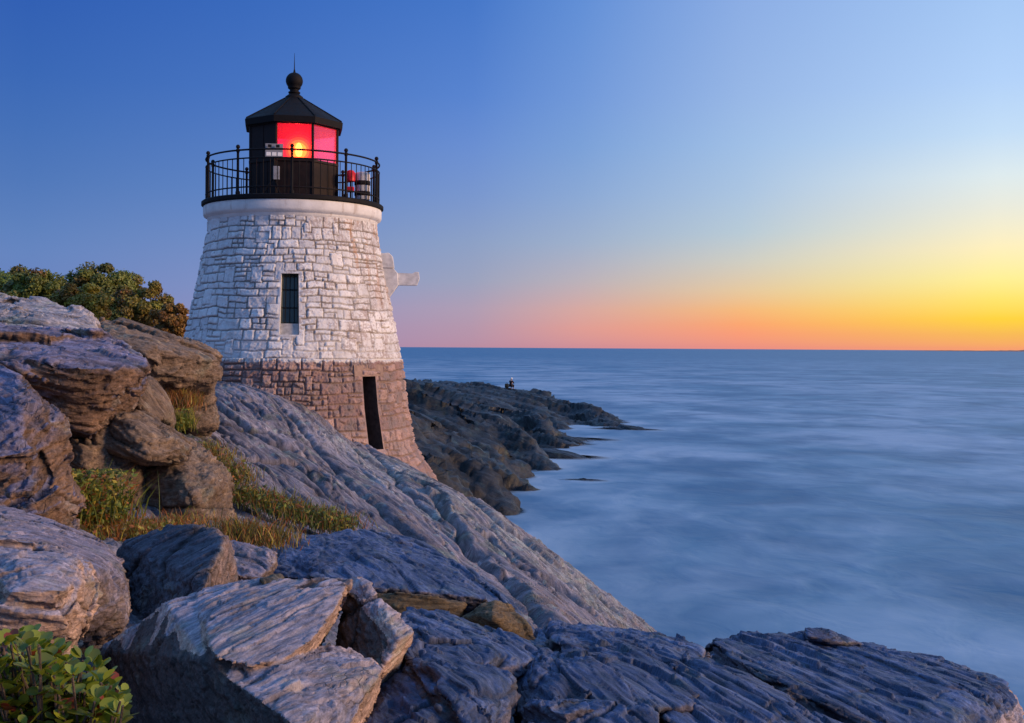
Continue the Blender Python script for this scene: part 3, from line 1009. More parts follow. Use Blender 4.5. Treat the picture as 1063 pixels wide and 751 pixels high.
# brown granite
m, n, b, _ = new_mat('brown_granite')
g = n.new('ShaderNodeTexCoord').outputs['Object']
nz1, nz2 = n.noise(g, 2.5, 6, .6), n.noise(g, 22, 6, .7)
c = n.mix(n.attr('stone'), (.28, .175, .16, 1), (.50, .335, .295, 1))
c = n.mix(n.rng(nz1, .42, .62), c, n.mix(n.attr('stone'), (.20, .16, .16, 1), (.34, .25, .23, 1)))
c = n.mix(n.rng(nz2, .45, .7, 0, .5), c, (.12, .09, .085, 1))
c = n.mix(n.math('MULTIPLY', n.attr('mortar'), .75), c, n.mix(nz1, (.30, .21, .17, 1), (.08, .06, .055, 1)))
edge = n.rng(n.math('ADD', n.attr('high'), n.math('MULTIPLY', n.math('SUBTRACT', n.noise(g, 5, 6, .7), .5), .09)), .978, .988, 0, .85)
c = n.mix(edge, c, (.70, .69, .68, 1))
n.set(b.inputs['Base Color'], c)
b.inputs['Roughness'].default_value = .85
n.l.new(n.bump(n.math('ADD', nz2, n.noise(g, 50, 4)), .6, .02), b.inputs['Normal'])
M['granite'] = m

WIN = (-.117, .055, 7.28, 8.80)
SLOT = (.622, .775, 4.42, 6.25)
masonry('painted_wall', 6.70, 10.30, (.17, .33), (.26, .62), M['wstone'], 21, .014, [WIN], .028, .007)
masonry('granite_wall', 2.40, 6.70, (.24, .36), (.30, .66), M['granite'], 33, .038, [SLOT], .040, .028)

M['wpaint'] = simple_mat('chalky_white_paint', (.74, .73, .72), .6, var=.10, scale=3, bump=.25)
M['iron'] = simple_mat('black_iron_paint', (.007, .006, .007), .7, var=.4, scale=6, bump=.15)
M['ironred'] = simple_mat('dark_brown_iron_plate', (.016, .009, .008), .55, var=.45, scale=5, bump=.2)
M['dark'] = simple_mat('recess_shade_black', (.018, .014, .013), .9, var=.3)
M['reveal_shade'] = simple_mat('shade_dark_reveal_stone', (.075, .05, .042), .9, var=.4, bump=.4)  # the shade inside the doorway is put into the reveal's colour
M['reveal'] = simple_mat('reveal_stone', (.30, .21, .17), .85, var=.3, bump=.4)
M['wreveal'] = simple_mat('painted_reveal_stone', (.62, .61, .60), .8, var=.2, bump=.4)


def opening(p0, p1, za, zb, depth, mat, name, parent=LH):
    """the four sides and the back of a recess in the wall"""
    mb = MB()

    def q(p, z, dr): return mb.b.verts.new(tp(p, float(prof(z)) - dr, z))
    zs = np.linspace(za, zb, 12)
    L = [(q(p0, z, 0), q(p0, z, depth)) for z in zs]
    Rr = [(q(p1, z, 0), q(p1, z, depth)) for z in zs]
    for A in (L, Rr):
        for a, c in zip(A, A[1:]): mb.b.faces.new((a[0], a[1], c[1], c[0]))
    for k in (0, -1): mb.b.faces.new((L[k][0], L[k][1], Rr[k][1], Rr[k][0]))
    return mb.build(name, mat, parent)


# window: painted reveal, dark pane with bars, pale sill block
win = opening(*WIN, .34, M['wreveal'], 'window')
m, n, b, _ = new_mat('dark_window_glass')
n.set(b.inputs['Base Color'], n.mix(n.noise(n.new('ShaderNodeTexCoord').outputs['Object'], 5, 4), (.010, .016, .014, 1), (.03, .045, .04, 1)))
b.inputs['Roughness'].default_value = .16
M['glass'] = m
wb = 7.56


def slab(p0, p1, za, zb, d0, d1, name, mat, parent, taper=True):
    mb = MB()
    v = []
    for z in (za, zb):
        for p, d in ((p0, d0), (p1, d0), (p1, d1), (p0, d1)):
            v.append(mb.b.verts.new(tp(p, float(prof(z if taper else za)) - d, z)))
    for f in ((0, 1, 5, 4), (1, 2, 6, 5), (2, 3, 7, 6), (3, 0, 4, 7), (0, 3, 2, 1), (4, 5, 6, 7)):
        mb.b.faces.new([v[i] for i in f])
    return mb.build(name, mat, parent)


slab(WIN[0] - .004, WIN[1] + .004, wb, WIN[3] + .01, .20, .26, 'pane', M['glass'], win)
slab(WIN[0] + .001, WIN[1] - .001, WIN[2] - .01, wb - .004, .09, .32, 'sill', simple_mat('worn_sill_stone', (.42, .41, .40), .85, var=.35, scale=9, bump=.5), win)
mb = MB()
for p in (WIN[0] + .007, WIN[1] - .007): mb.tube(tp(p, float(prof(wb)) - .185, wb), tp(p, float(prof(8.8)) - .185, 8.8), .020, n=4)
for z in (wb + .02, 8.78): mb.tube(tp(WIN[0], float(prof(z)) - .185, z), tp(WIN[1], float(prof(z)) - .185, z), .020, n=4)
mb.build('frame', simple_mat('dull_green_frame', (.05, .065, .06), .6), win)
mb = MB()
for p in (-.075, -.031, .013):
    mb.tube(tp(p, float(prof(wb)) - .17, wb), tp(p, float(prof(8.8)) - .17, 8.8), .011, n=6)
for z in (7.95, 8.4):
    mb.tube(tp(WIN[0], float(prof(z)) - .17, z), tp(WIN[1], float(prof(z)) - .17, z), .011, n=6)
mb.build('window_bars', M['iron'], win)
# doorway slot in the granite with a heavy lintel
slot = opening(*SLOT, 1.0, M['reveal_shade'], 'doorway')
slab(SLOT[0] - .01, SLOT[1] + .01, SLOT[2] - .05, SLOT[3] + .05, .90, .98, 'unlit_back', M['dark'], slot)  # near-black sheet at the back, standing in for the unlit interior
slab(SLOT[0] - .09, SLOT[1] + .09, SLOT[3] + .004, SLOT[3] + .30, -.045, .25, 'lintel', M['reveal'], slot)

# cornice under the gallery
m, n, b, _ = new_mat('cornice_paint')
g = n.new('ShaderNodeTexCoord').outputs['Object']
run = n.noise(n.scale(g, (4, 4, .6)), 1, 6, .62)
n1 = n.noise(g, 3, 6, .6)
c = n.mix(n.rng(n1, .3, .7), (.62, .60, .58, 1), (.80, .78, .75, 1))
c = n.mix(n.rng(run, .58, .70, 0, .55, True), c, (.38, .30, .24, 1))
n.set(b.inputs['Base Color'], c)
b.inputs['Roughness'].default_value = .65
n.l.new(n.bump(n.noise(g, 20, 6), .35, .02), b.inputs['Normal'])
M['cornice'] = m
MB().lathe([(2.10, 10.24), (2.205, 10.255), (2.235, 10.30), (2.24, 10.335), (2.27, 10.36), (2.325, 10.39), (2.345, 10.44), (2.35, 10.62), (2.335, 10.655), (2.30, 10.668), (2.0, 10.67)], 128, (0, 0, -TB)).build('cornice', M['cornice'], LH, auto=40)
MB().lathe([(2.0, 10.672), (2.37, 10.674), (2.395, 10.69), (2.395, 10.77), (2.37, 10.79), (1.0, 10.80)], 128, (0, 0, -TB)).build('gallery_deck', M['iron'], LH, auto=40)

# railing: ten posts, three rails, balusters
PH = [-.02 + 2 * PI * k / 10 for k in range(10)]
RR = 2.28


def ringpts(z, sub=6, r=RR):
    pts = []
    for k in range(10):
        a, c = PH[k], PH[k] + 2 * PI / 10
        pts += [tp(a + (c - a) * t / sub, r, z) for t in range(sub)]
    return pts


mb = MB()
mb.path(ringpts(11.90), .024, 8, True)
rail = mb.build('railing', M['iron'], LH, auto=50)
for z in (11.69, 10.97): MB().path(ringpts(z), .019, 6, True).build('rail', M['iron'], rail, auto=50)
post0 = None
for k in range(10):
    if post0 is None:
        mb = MB()
        mb.lathe([(.06, 10.80), (.06, 10.86), (.035, 10.89), (.032, 11.84), (.045, 11.86), (.045, 11.93), (.026, 11.945), (.05, 11.965), (.054, 11.99), (.044, 12.02), (.02, 12.04)], 14, (0, 0, -TB))
        post0 = mb.build('post', M['iron'], rail, auto=40)
        o = post0
    else:
        o = post0.copy()
        COL.objects.link(o)
    o.location = tp(PH[k], RR, TB)
bal0 = None
for k in range(10):
    for j in range(1, 8):
        a = PH[k] + 2 * PI / 10 * j / 8
        if bal0 is None:
            bal0 = MB().tube((0, 0, 10.80 - TB), (0, 0, 11.69 - TB), .0115, n=6).build('baluster', M['iron'], rail)
            o = bal0
        else:
            o = bal0.copy()
            COL.objects.link(o)
        o.location = tp(a, RR, TB)

# lantern: octagon with a face towards the camera
FC = math.radians(0.5)
RL = 1.24
vph = [FC + PI / 8 + k * PI / 4 for k in range(8)]                   # vertices
m, n, b, out = new_mat('lantern_glass')
b.inputs['Base Color'].default_value = (1, .30, .48, 1)
b.inputs['Roughness'].default_value = .05
trn = n.new('ShaderNodeBsdfTransparent')
trn.inputs[0].default_value = (1, .62, .74, 1)
tl = n.new('ShaderNodeBsdfTranslucent')
tl.inputs[0].default_value = (1, .25, .55, 1)
gl = n.new('ShaderNodeBsdfGlossy')
gl.inputs[1].default_value = .03
m1, m2 = n.new('ShaderNodeMixShader'), n.new('ShaderNodeMixShader')
m1.inputs[0].default_value = .22
n.l.new(trn.outputs[0], m1.inputs[1])
n.l.new(tl.outputs[0], m1.inputs[2])
fr_ = n.new('ShaderNodeFresnel')
fr_.inputs[0].default_value = 1.4
n.l.new(n.math('MULTIPLY', fr_.outputs[0], .5), m2.inputs[0])
n.l.new(m1.outputs[0], m2.inputs[1])
n.l.new(gl.outputs[0], m2.inputs[2])
n.l.new(m2.outputs[0], out.inputs[0])
M['lglass'] = m
m = m.copy()
m.name = 'clearer_lantern_glass'
for nd in m.node_tree.nodes:
    if nd.bl_idname == 'ShaderNodeBsdfTransparent': nd.inputs[0].default_value = (1, .84, .91, 1)
    if nd.bl_idname == 'ShaderNodeBsdfTranslucent': nd.inputs[0].default_value = (1, .5, .7, 1)
    if nd.bl_idname == 'ShaderNodeMixShader' and not nd.inputs[0].is_linked: nd.inputs[0].default_value = .16
M['lglass2'] = m
mb = MB()
for a in vph:                                                        # corner mullions, sill ring, head ring
    mb.tube(tp(a, RL - .02, 10.80), tp(a, RL - .02, 12.86), .036, n=8)
for z, rr_, hh in ((11.82, RL - .01, .06), (12.80, RL - .005, .09), (10.85, RL - .005, .10)):
    for k in range(8):
        p0, p1 = Vector(tp(vph[k], rr_, z)), Vector(tp(vph[(k + 1) % 8], rr_, z))
        d = p1 - p0
        rot = Matrix.Rotation(math.atan2(d.y, d.x), 4, 'Z')
        mb.box((p0 + p1) / 2, (d.length, .06, hh), rot)
lant = mb.build('lantern_frame', M['ironred'], LH, auto=40)


def oct_panel(k, za, zb, r, th, name, mat, seams=0):
    p0, p1 = Vector(tp(vph[k - 1], r, za)), Vector(tp(vph[k], r, za))
    d = p1 - p0
    rot = Matrix.Rotation(math.atan2(d.y, d.x), 4, 'Z')
    c = (p0 + p1) / 2
    mb = MB()
    mb.box((c.x, c.y, (za + zb) / 2 - TB), (d.length - .05, th, zb - za), rot)
    nrm = Vector((c.x, c.y, 0)).normalized()
    for s in range(seams):
        t = (s + 1) / (seams + 1)
        e = p0 + d * t + nrm * th * .5
        mb.box((e.x, e.y, (za + zb) / 2 - TB), (.035, .02, zb - za - .01), rot)
    return mb.build(name, mat, lant)


for k in range(8):                                                   # face k is centred on FC + k*45 degrees (to the right)
    oct_panel(k, 10.90, 11.79, RL - .03, .03, 'wall_panel', M['ironred'], 2)
    if k in (5, 6, 7):
        oct_panel(k, 11.85, 12.755, RL - .03, .03, 'wall_panel', M['ironred'], 1)
    else:
        oct_panel(k, 11.85, 12.755, RL - .035, .008, 'pane', M['lglass2'] if k in (1, 2, 3) else M['lglass'])
# roof
rv = []
mb = MB()


def oct_ring(r, z): return [mb.b.verts.new(tp(a, r, z)) for a in vph]


rings = [oct_ring(1.18, 12.80), oct_ring(1.36, 12.78), oct_ring(1.375, 12.94), oct_ring(1.33, 12.975), oct_ring(.30, 13.60), oct_ring(.20, 13.68)]
for A, B in zip(rings, rings[1:]):
    for k in range(8): mb.b.faces.new((A[k], A[(k + 1) % 8], B[(k + 1) % 8], B[k]))
mb.b.faces.new(rings[-1])
for a in vph:
    mb.tube(tp(a, 1.34, 12.975), tp(a, .26, 13.625), .018, n=6)
roof = mb.build('lantern_roof', M['iron'], LH, auto=25)
MB().lathe([(.25, 13.62), (.235, 13.68), (.17, 13.73), (.135, 13.76), (.16, 13.785), (.16, 13.81), (.12, 13.835), (.12, 13.87), (.17, 13.91)] + [(.228 * math.sin(t), 14.11 - .228 * math.cos(t)) for t in np.linspace(.85, 3.1, 14)], 24, (0, 0, -TB)).build('ball_vent', M['iron'], roof, auto=35)
MB().tube((0, 0, 14.33 - TB), (0, 0, 14.42 - TB), .035, .018, n=8).tube((0, 0, 14.42 - TB), (0, 0, 14.86 - TB), .014, .004, n=6).build('lightning_rod', M['iron'], roof)

# the lit lamp
def emis(name, col, k):
    m, n, b, out = new_mat(name)
    e = n.new('ShaderNodeEmission')
    e.inputs[0].default_value = (*col, 1)
    e.inputs[1].default_value = k
    n.l.new(e.outputs[0], out.inputs[0])
    return m


lamp = MB().lathe([(.10, 11.1), (.09, 11.9), (.16, 11.93), (.17, 11.99), (.12, 12.02)], 20, (0, 0, -TB)).build('lamp', M['iron'], LH, auto=40)
MB().lathe([(.05, 12.10), (.08, 12.14), (.095, 12.24), (.085, 12.35), (.05, 12.43), (.01, 12.46)], 20, (0, 0, -TB)).build('bulb', emis('lamp_filament', (1, .58, .12), 14), lamp, smooth=True)
lamp.location = (rdir[0] * .13, rdir[1] * .13, 0)
for nm, k, colr, st in (('lens', .21, (1, .55, .06), 4.6), ('lens', .28, (1, .36, .03), 2.6), ('halo_shell', .35, (1, .21, .02), 1.5), ('halo_shell', .42, (1, .10, .02), .7), ('halo_shell', .50, (1, .04, .04), .5)):  # nested glowing shells added to shape the lamp's halo, fading outward
    m, n, b, out = new_mat('glowing_halo_shell')
    t1 = n.new('ShaderNodeBsdfTransparent')
    t1.inputs[0].default_value = (1, .90, .80, 1)
    e1 = n.new('ShaderNodeEmission')
    e1.inputs[0].default_value = (*colr, 1)
    e1.inputs[1].default_value = st * .5
    ad = n.new('ShaderNodeAddShader')
    n.l.new(t1.outputs[0], ad.inputs[0])
    n.l.new(e1.outputs[0], ad.inputs[1])
    n.l.new(ad.outputs[0], out.inputs[0])
    MB().lathe([(.03, 12.25 - k * 1.02)] + [(k * math.sin(t), 12.25 - k * math.cos(t) * 1.02) for t in np.linspace(.2, 2.94, 14)] + [(.03, 12.25 + k * 1.02)], 28, (0, 0, -TB)).build(nm, m, lamp, smooth=True)
ld = bpy.data.lights.new('lamp_light', 'POINT')
ld.energy = 190
ld.color = (1, .06, .22)
ld.shadow_soft_size = .24
lo = bpy.data.objects.new('lamp_light', ld)
COL.objects.link(lo)
lo.parent = lamp
lo.location = (0, 0, 12.25 - TB)

# stone bracket and beam on the seaward side
phb = R(84)
rB = float(prof(8.9))
ob_dir = Vector((*(math.cos(phb) * cdir + math.sin(phb) * rdir), 0))
tn_dir = Vector((-ob_dir.y, ob_dir.x, 0))
rotb = Matrix(((ob_dir.x, tn_dir.x, 0, 0), (ob_dir.y, tn_dir.y, 0, 0), (0, 0, 1, 0), (0, 0, 0, 1)))


def bp(r, t, z): return Vector((ob_dir.x * r + tn_dir.x * t, ob_dir.y * r + tn_dir.y * t, z - TB))


M['brk'] = simple_mat('weathered_painted_stone', (.66, .64, .62), .8, var=.22, scale=7, bump=.5)


def prism_b(outline, hw, name, parent, bev=.012):
    mb = MB()
    A = [mb.b.verts.new(bp(r, -hw, z)) for r, z in outline]
    B = [mb.b.verts.new(bp(r, hw, z)) for r, z in outline]
    k = len(outline)
    mb.b.faces.new(A)
    mb.b.faces.new(list(reversed(B)))
    for i in range(k): mb.b.faces.new((A[i], B[i], B[(i + 1) % k], A[(i + 1) % k]))
    bmesh.ops.recalc_face_normals(mb.b, faces=mb.b.faces)
    bmesh.ops.bevel(mb.b, geom=list(mb.b.edges), offset=bev, segments=1, affect='EDGES')
    return mb.build(name, M['brk'], parent, auto=40)


brk = prism_b([(2.15, 9.49), (2.56, 9.52), (2.66, 9.42), (2.70, 9.12), (2.15, 9.12)], .24, 'bracket', LH)
prism_b([(2.15, 9.117), (2.67, 9.117), (2.79, 8.98), (2.81, 8.66), (2.58, 8.34), (2.45, 8.32), (2.15, 8.40)], .20, 'corbel', brk)
prism_b([(2.60, 9.0), (3.18, 8.98), (3.26, 9.03), (3.36, 9.02), (3.38, 8.84), (3.31, 8.66), (2.60, 8.66)], .12, 'beam', brk)

# things standing on the gallery
mw = simple_mat('grey_enamel', (.22, .22, .24), .45, var=.1)
sp = tp(-.29, 1.72, 10.80)
SP = empty('panel_stand', (TX + sp[0], TY + sp[1], 10.80), 'small white panel with dark squares on a splayed dark stand on the gallery', 'panel stand')
SP.rotation_euler.z = math.atan2(cdir[1], cdir[0]) + PI / 2
mb = MB()
mb.box((0, 0, 1.16), (.44, .02, .36), Matrix.Rotation(R(-14), 4, 'X'), .004)
pn = mb.build('panel_board', mw, SP)
rx = Matrix.Rotation(R(-14), 4, 'X')
for x in (-.11, .09): MB().box((x, -.052, 1.262), (.09, .012, .075), rx, .003).build('dark_square', M['iron'], pn)
for x in (-.14, .0, .14): MB().box((x, -.034, 1.06), (.11, .014, .10), rx, .004).build('pale_square', M['wpaint'], pn)
mb = MB()
mb.tube((0, .02, .45), (0, .02, 1.05), .03, n=8)
for a in (0, 2.1, 4.2): mb.tube((0, .02, .48), (.32 * math.sin(a + .5), .02 + .26 * math.cos(a + .5), 0), .018, n=6)
mb.build('stand', M['iron'], SP)
MB().box((.06, -.05, .58), (.16, .10, .34), None, .01).build('battery_box', simple_mat('grey_box_paint', (.30, .30, .32), .5), SP)

fp = tp(R(76), 1.86, 10.80)
FH = empty('fog_horn', (TX + fp[0], TY + fp[1], 10.80), 'pale drum shaped fog horn with dark bands, beside the railing right of the lantern', 'fog horn')
MB().lathe([(.20, 0), (.20, .10), (.15, .12)], 24).build('base_plate', M['iron'], FH, auto=40)
mh = simple_mat('horn_pale_paint', (.62, .58, .55), .5, var=.2)
MB().lathe([(.19, .12), (.20, .14), (.20, .80), (.19, .83), (.12, .86)], 28).build('drum', mh, FH, auto=40)
for z in (.22, .50): MB().lathe([(.206, z), (.215, z + .015), (.215, z + .105), (.206, z + .12)], 28).build('band', M['ironred'], FH, auto=40)
fq = tp(R(66), 1.62, 10.80)
RB = empty('red_beacon', (TX + fq[0], TY + fq[1], 10.80), 'small red beacon on a thin post between the lantern and the pale fog horn', 'beacon')
mr = simple_mat('red_beacon_paint', (.62, .02, .03), .35, var=.15)
MB().tube((0, 0, 0), (0, 0, .58), .022, n=8).build('post', M['iron'], RB)
MB().lathe([(.07, .56), (.12, .58), (.125, .80), (.08, .86), (.02, .88)], 20).build('red_lens', mr, RB, auto=40)
MB().box((0, 0, .36), (.18, .16, .14), None, .012).build('red_box', mr, RB)

# ------------------------------------------------------------------ rocks
G1, G2, G3 = 'rock ledges on the left slope', 'boulders in the foreground', 'slabs at the bottom of the cliff'
fr_ledge = frame_from(P(0, 342, 16), P(150, 374, 16), (.18, -.35, 1))
rock('rock_ledge', 'broad ledge at far left with bluish flat top, brown broken front and blunt nose', [
    [(-60, 335, 17), (0, 343, 16.6), (77, 359, 16.3), (104, 355, 16.8), (149, 372, 15.9), (-60, 366, 14.6), (0, 371, 14.4), (30, 378, 14.1), (80, 380, 13.9), (110, 381, 14.1), (153, 381, 14.7),
     (-40, 396, 14.2), (27, 398, 14.1), (75, 404, 14.05), (112, 424, 14.3), (146, 412, 14.9), (151, 392, 14.9)],
    [(30, 398, 14.3), (58, 436, 14.2), (95, 448, 14.3), (113, 424, 14.4), (80, 400, 14.1), (140, 414, 14.9)]],
    M['ledge'], G1, fr=fr_ledge, seed=101, T=3.0, sink=.2, amp=.9, unit=.9)
rock('rock_ledge', 'pale whitish cracked ledge forming the skyline at far left, above the blue topped ledge', [
    [(-60, 297, 20), (0, 304, 19.5), (35, 309, 19.3), (62, 317, 19), (82, 325, 18.8), (100, 339, 18.4), (108, 355, 17.2), (77, 358, 16.8), (0, 341, 17.0), (-60, 333, 17.4), (40, 330, 17.6)],
    [(-60, 325, 17.1), (0, 331, 16.9), (70, 349, 16.7), (92, 357, 16.7), (70, 359, 16.5), (0, 345, 16.7), (-60, 340, 17)]],
    M['pale'], G1, fr=fr_ledge, seed=102, T=2.5, sink=.3, amp=1.1, unit=.8)
rock('rock_ledge', 'rough brown ledge with a squared end, just left of the lighthouse base', [
    [(100, 331, 21.5), (130, 334, 21.6), (176, 349, 21.8), (193, 357, 21.5), (214, 361, 21.8), (229, 371, 21.6), (225, 389, 20.9), (221, 403, 20.9), (195, 400, 20.2), (163, 403, 19.9), (150, 395, 19.6), (146, 374, 19.3), (110, 357, 19.6),
     (160, 360, 19.5), (200, 373, 20.0), (225, 374, 20.6)]],
    M['brown'], G1, fr=frame_from(P(110, 335, 20), P(220, 372, 20), (.2, -.2, 1)), seed=103, T=2.5, sink=.1, amp=1.15, unit=.6)
rock('rock', 'dark recessed rock under the squared end of the rough brown ledge', [
    [(168, 398, 21.4), (222, 400, 21.9), (226, 425, 21.2), (224, 440, 21.0), (200, 443, 20.7), (165, 418, 20.7)]],
    M['brown'], G1, seed=104, T=1.5, amp=.8)
rock('boulder', 'thin rounded tan boulder tucked behind the nose of the blue topped ledge', [
    [(150, 394, 17.3), (160, 399, 17.3), (170, 410, 17.2), (177, 424, 17.1), (178, 437, 17.0), (165, 436, 16.7), (143, 424, 16.6), (140, 400, 16.8)]],
    M['brown'], G1, fr=frame_from(P(150, 396, 17), P(178, 436, 17), (-.6, -.5, .6)), seed=105, T=1.2, amp=.6, unit=.6)
rock('rock_wall', 'big dark reddish brown rock face cut off by the left edge of the photo', [
    [(-60, 362, 12.9), (0, 374, 12.2), (22, 388, 11.8), (46, 420, 11.4), (61, 438, 11.5), (61, 494, 11.3), (68, 534, 11.0), (80, 556, 11.1), (40, 566, 10.6), (-60, 566, 10.4), (20, 432, 11.0), (36, 500, 10.7), (-60, 470, 10.6)]],
    M['ledge'], G1, fr=frame_from(P(0, 400, 12), P(60, 425, 11), (.1, -.6, .8)), seed=106, T=2.2, amp=.9, unit=.9)
rock('boulder', 'angular tan boulder with an overhanging lower edge, above the grassy hollow', [
    [(103, 447, 14.8), (114, 428, 14.95), (144, 425, 15.3), (171, 440, 15.4), (204, 455, 15.6), (201, 471, 15.0), (177, 475, 14.6), (152, 475, 14.4), (114, 463, 14.6), (145, 446, 14.4), (182, 458, 14.7)]],
    M['brown'], G1, fr=frame_from(P(130, 430, 15), P(204, 456, 15), (.3, -.4, 1)), seed=107, T=1.5, sink=.2, amp=.85, unit=.75)
rock('boulder', 'large smooth grey brown boulder behind the grassy hollow, below the overhanging tan boulder', [
    [(140, 472, 15.7), (203, 458, 16.0), (221, 474, 15.8), (239, 498, 15.6), (242, 541, 15.1), (226, 548, 14.7), (190, 546, 14.5), (138, 550, 14.9), (128, 520, 15.1), (185, 490, 14.75), (200, 515, 14.4), (222, 500, 14.9)]],
    M['brown'], G1, fr=frame_from(P(150, 520, 15), P(240, 500, 15), (.0, -.5, 1)), seed=108, T=1.8, sink=.1, amp=.75, unit=.9)
rock('rock', 'shadowed brown rock at the back of the grassy hollow at left', [
    [(48, 420, 15.2), (112, 424, 15.3), (122, 446, 14.9), (150, 470, 15.3), (155, 556, 14.7), (48, 562, 14.2), (85, 470, 14.4), (100, 515, 14.35)]],
    M['brown'], G1, seed=109, T=1.2, amp=1.0)
rock('rock_slab', 'long lilac slab sloping down to the right at left edge, behind the lumpy pale boulder', [
    [(-50, 515, 11), (0, 527, 10.6), (59, 544, 10.3), (112, 568, 9.9), (123, 580, 9.6), (132, 607, 8.8), (136, 636, 8.5), (132, 649, 8.3), (90, 664, 8.0), (84, 622, 7.9), (98, 592, 7.9), (50, 572, 8.0), (-50, 556, 8.3), (-50, 640, 7.9)]],
    M['lilac'], G2, fr=frame_from(P(0, 535, 9), P(125, 585, 9), (.3, -.3, 1)), seed=110, T=1.2, amp=.5, unit=.7, block=.6)
rock('boulder', 'lumpy pale weathered boulder at the left edge, above the leafy shrub', [
    [(-50, 553, 7.2), (0, 562, 7.0), (37, 568, 6.9), (82, 579, 6.7), (93, 593, 6.6), (97, 607, 6.5), (88, 622, 6.35), (84, 646, 6.35), (80, 663, 6.25), (65, 692, 6.1), (-50, 692, 6.0), (50, 592, 6.15), (70, 612, 6.0), (10, 612, 5.9), (30, 650, 5.95)]],
    M['pink'], G2, fr=frame_from(P(0, 600, 6), P(90, 615, 6), (.1, -.2, 1)), seed=111, T=1.0, amp=.6, unit=.55)
rock('boulder', 'dark slate boulder with one thin pinkish side, standing in the middle of the loose boulders', [
    [(121, 573, 10.4), (130, 563, 10.3), (160, 560, 10.2), (177, 547, 10.2), (206, 548, 10.0), (224, 550, 9.8), (234, 559, 9.5), (238, 563, 10.1), (249, 602, 9.9), (238, 611, 9.6), (213, 607, 9.0), (200, 632, 9.0), (136, 655, 9.6), (131, 620, 10.0)]],
    M['slate'], G2, fr=frame_from(P(150, 610, 9.6), P(225, 560, 9.6), (-.6, -.7, .5)), seed=112, T=.9, sink=.15, amp=.55, unit=.6, block=.7)
rock('rock_slab', 'small flat lilac slab wedged just right of the dark slate boulder', [
    [(232, 560, 11.8), (258, 565, 11.8), (285, 573, 11.6), (281, 590, 11.0), (271, 600, 10.5), (250, 601, 10.4), (240, 594, 10.5)]],
    M['lilac'], G2, seed=113, T=.8, amp=.6, unit=.6)
rock('rock_slab', 'smooth bluish slab lying over two brown wedged stones, mid picture below the grass', [
    [(291, 563, 13.9), (327, 556, 14.4), (374, 551, 15.0), (440, 563, 15.2), (500, 606, 14.2), (530, 624, 13.6), (558, 658, 12.9), (278, 597, 12.3), (330, 600, 12.1), (383, 610, 11.9), (454, 615, 12.0), (502, 622, 12.0), (545, 654, 12.3), (556, 668, 12.6),
     (281, 625, 12.9), (383, 632, 12.7), (480, 640, 12.7), (400, 580, 12.9)]],
    M['blue'], G2, seed=114, T=1.0, sink=.4, amp=.6, unit=.9, block=.4)
fro = frame_from(P(390, 620, 12), P(480, 625, 12), (.1, .1, 1))
rock('stone', 'long olive brown stone wedged under the bluish slab, behind the big angular boulder', [
    [(381, 613, 11.85), (420, 611, 11.75), (454, 616, 11.75), (486, 623, 11.9), (482, 640, 11.75), (470, 647, 11.7), (412, 643, 11.65), (390, 628, 11.75)]],
    M['ochre'], G2, fr=fro, seed=115, T=.8, amp=.45, unit=.5)
rock('stone', 'pointed olive brown stone wedged under the lower right end of the bluish slab', [
    [(476, 640, 11.7), (500, 626, 11.85), (515, 620, 11.9), (532, 628, 12.0), (548, 650, 11.8), (558, 669, 11.7), (530, 664, 11.5), (503, 657, 11.5), (512, 640, 11.35)]],
    M['ochre'], G2, fr=fro, seed=116, T=.8, amp=.5, unit=.5)
fr_main = frame_from(P(215, 689, 5.8), P(360, 605, 7.0), (.1, -.6, .8))
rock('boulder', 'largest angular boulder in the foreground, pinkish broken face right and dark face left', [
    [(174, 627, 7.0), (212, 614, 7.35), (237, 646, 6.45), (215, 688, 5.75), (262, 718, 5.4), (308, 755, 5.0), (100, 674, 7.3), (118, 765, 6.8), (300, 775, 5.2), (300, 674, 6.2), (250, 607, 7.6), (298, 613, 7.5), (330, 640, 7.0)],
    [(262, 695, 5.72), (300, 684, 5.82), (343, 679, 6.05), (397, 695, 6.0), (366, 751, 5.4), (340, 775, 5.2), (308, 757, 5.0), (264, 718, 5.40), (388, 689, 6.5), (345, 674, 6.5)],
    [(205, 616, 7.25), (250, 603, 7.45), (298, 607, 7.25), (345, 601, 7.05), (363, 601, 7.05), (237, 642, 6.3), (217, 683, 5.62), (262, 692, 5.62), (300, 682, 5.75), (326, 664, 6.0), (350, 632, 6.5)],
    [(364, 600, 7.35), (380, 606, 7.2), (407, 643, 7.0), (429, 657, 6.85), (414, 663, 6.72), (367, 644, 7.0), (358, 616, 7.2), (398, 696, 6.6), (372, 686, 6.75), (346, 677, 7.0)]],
    M['pink'], G2, fr=fr_main, seed=117, T=.8, sink=.3, amp=.42, unit=.6, block=.5, fib=.8, side=((-.80, -.50, -.10), .62, M['shadeface']))
rock('stone', 'small tan brick shaped stone lying on top of the largest angular boulder', [
    [(268, 601, 7.25), (293, 596, 7.4), (296, 607, 7.2), (276, 612, 7.1), (272, 602, 7.15)]],
    M['ochre'], G2, seed=118, T=.14, sink=0, amp=.25, unit=.25, vox=.009)
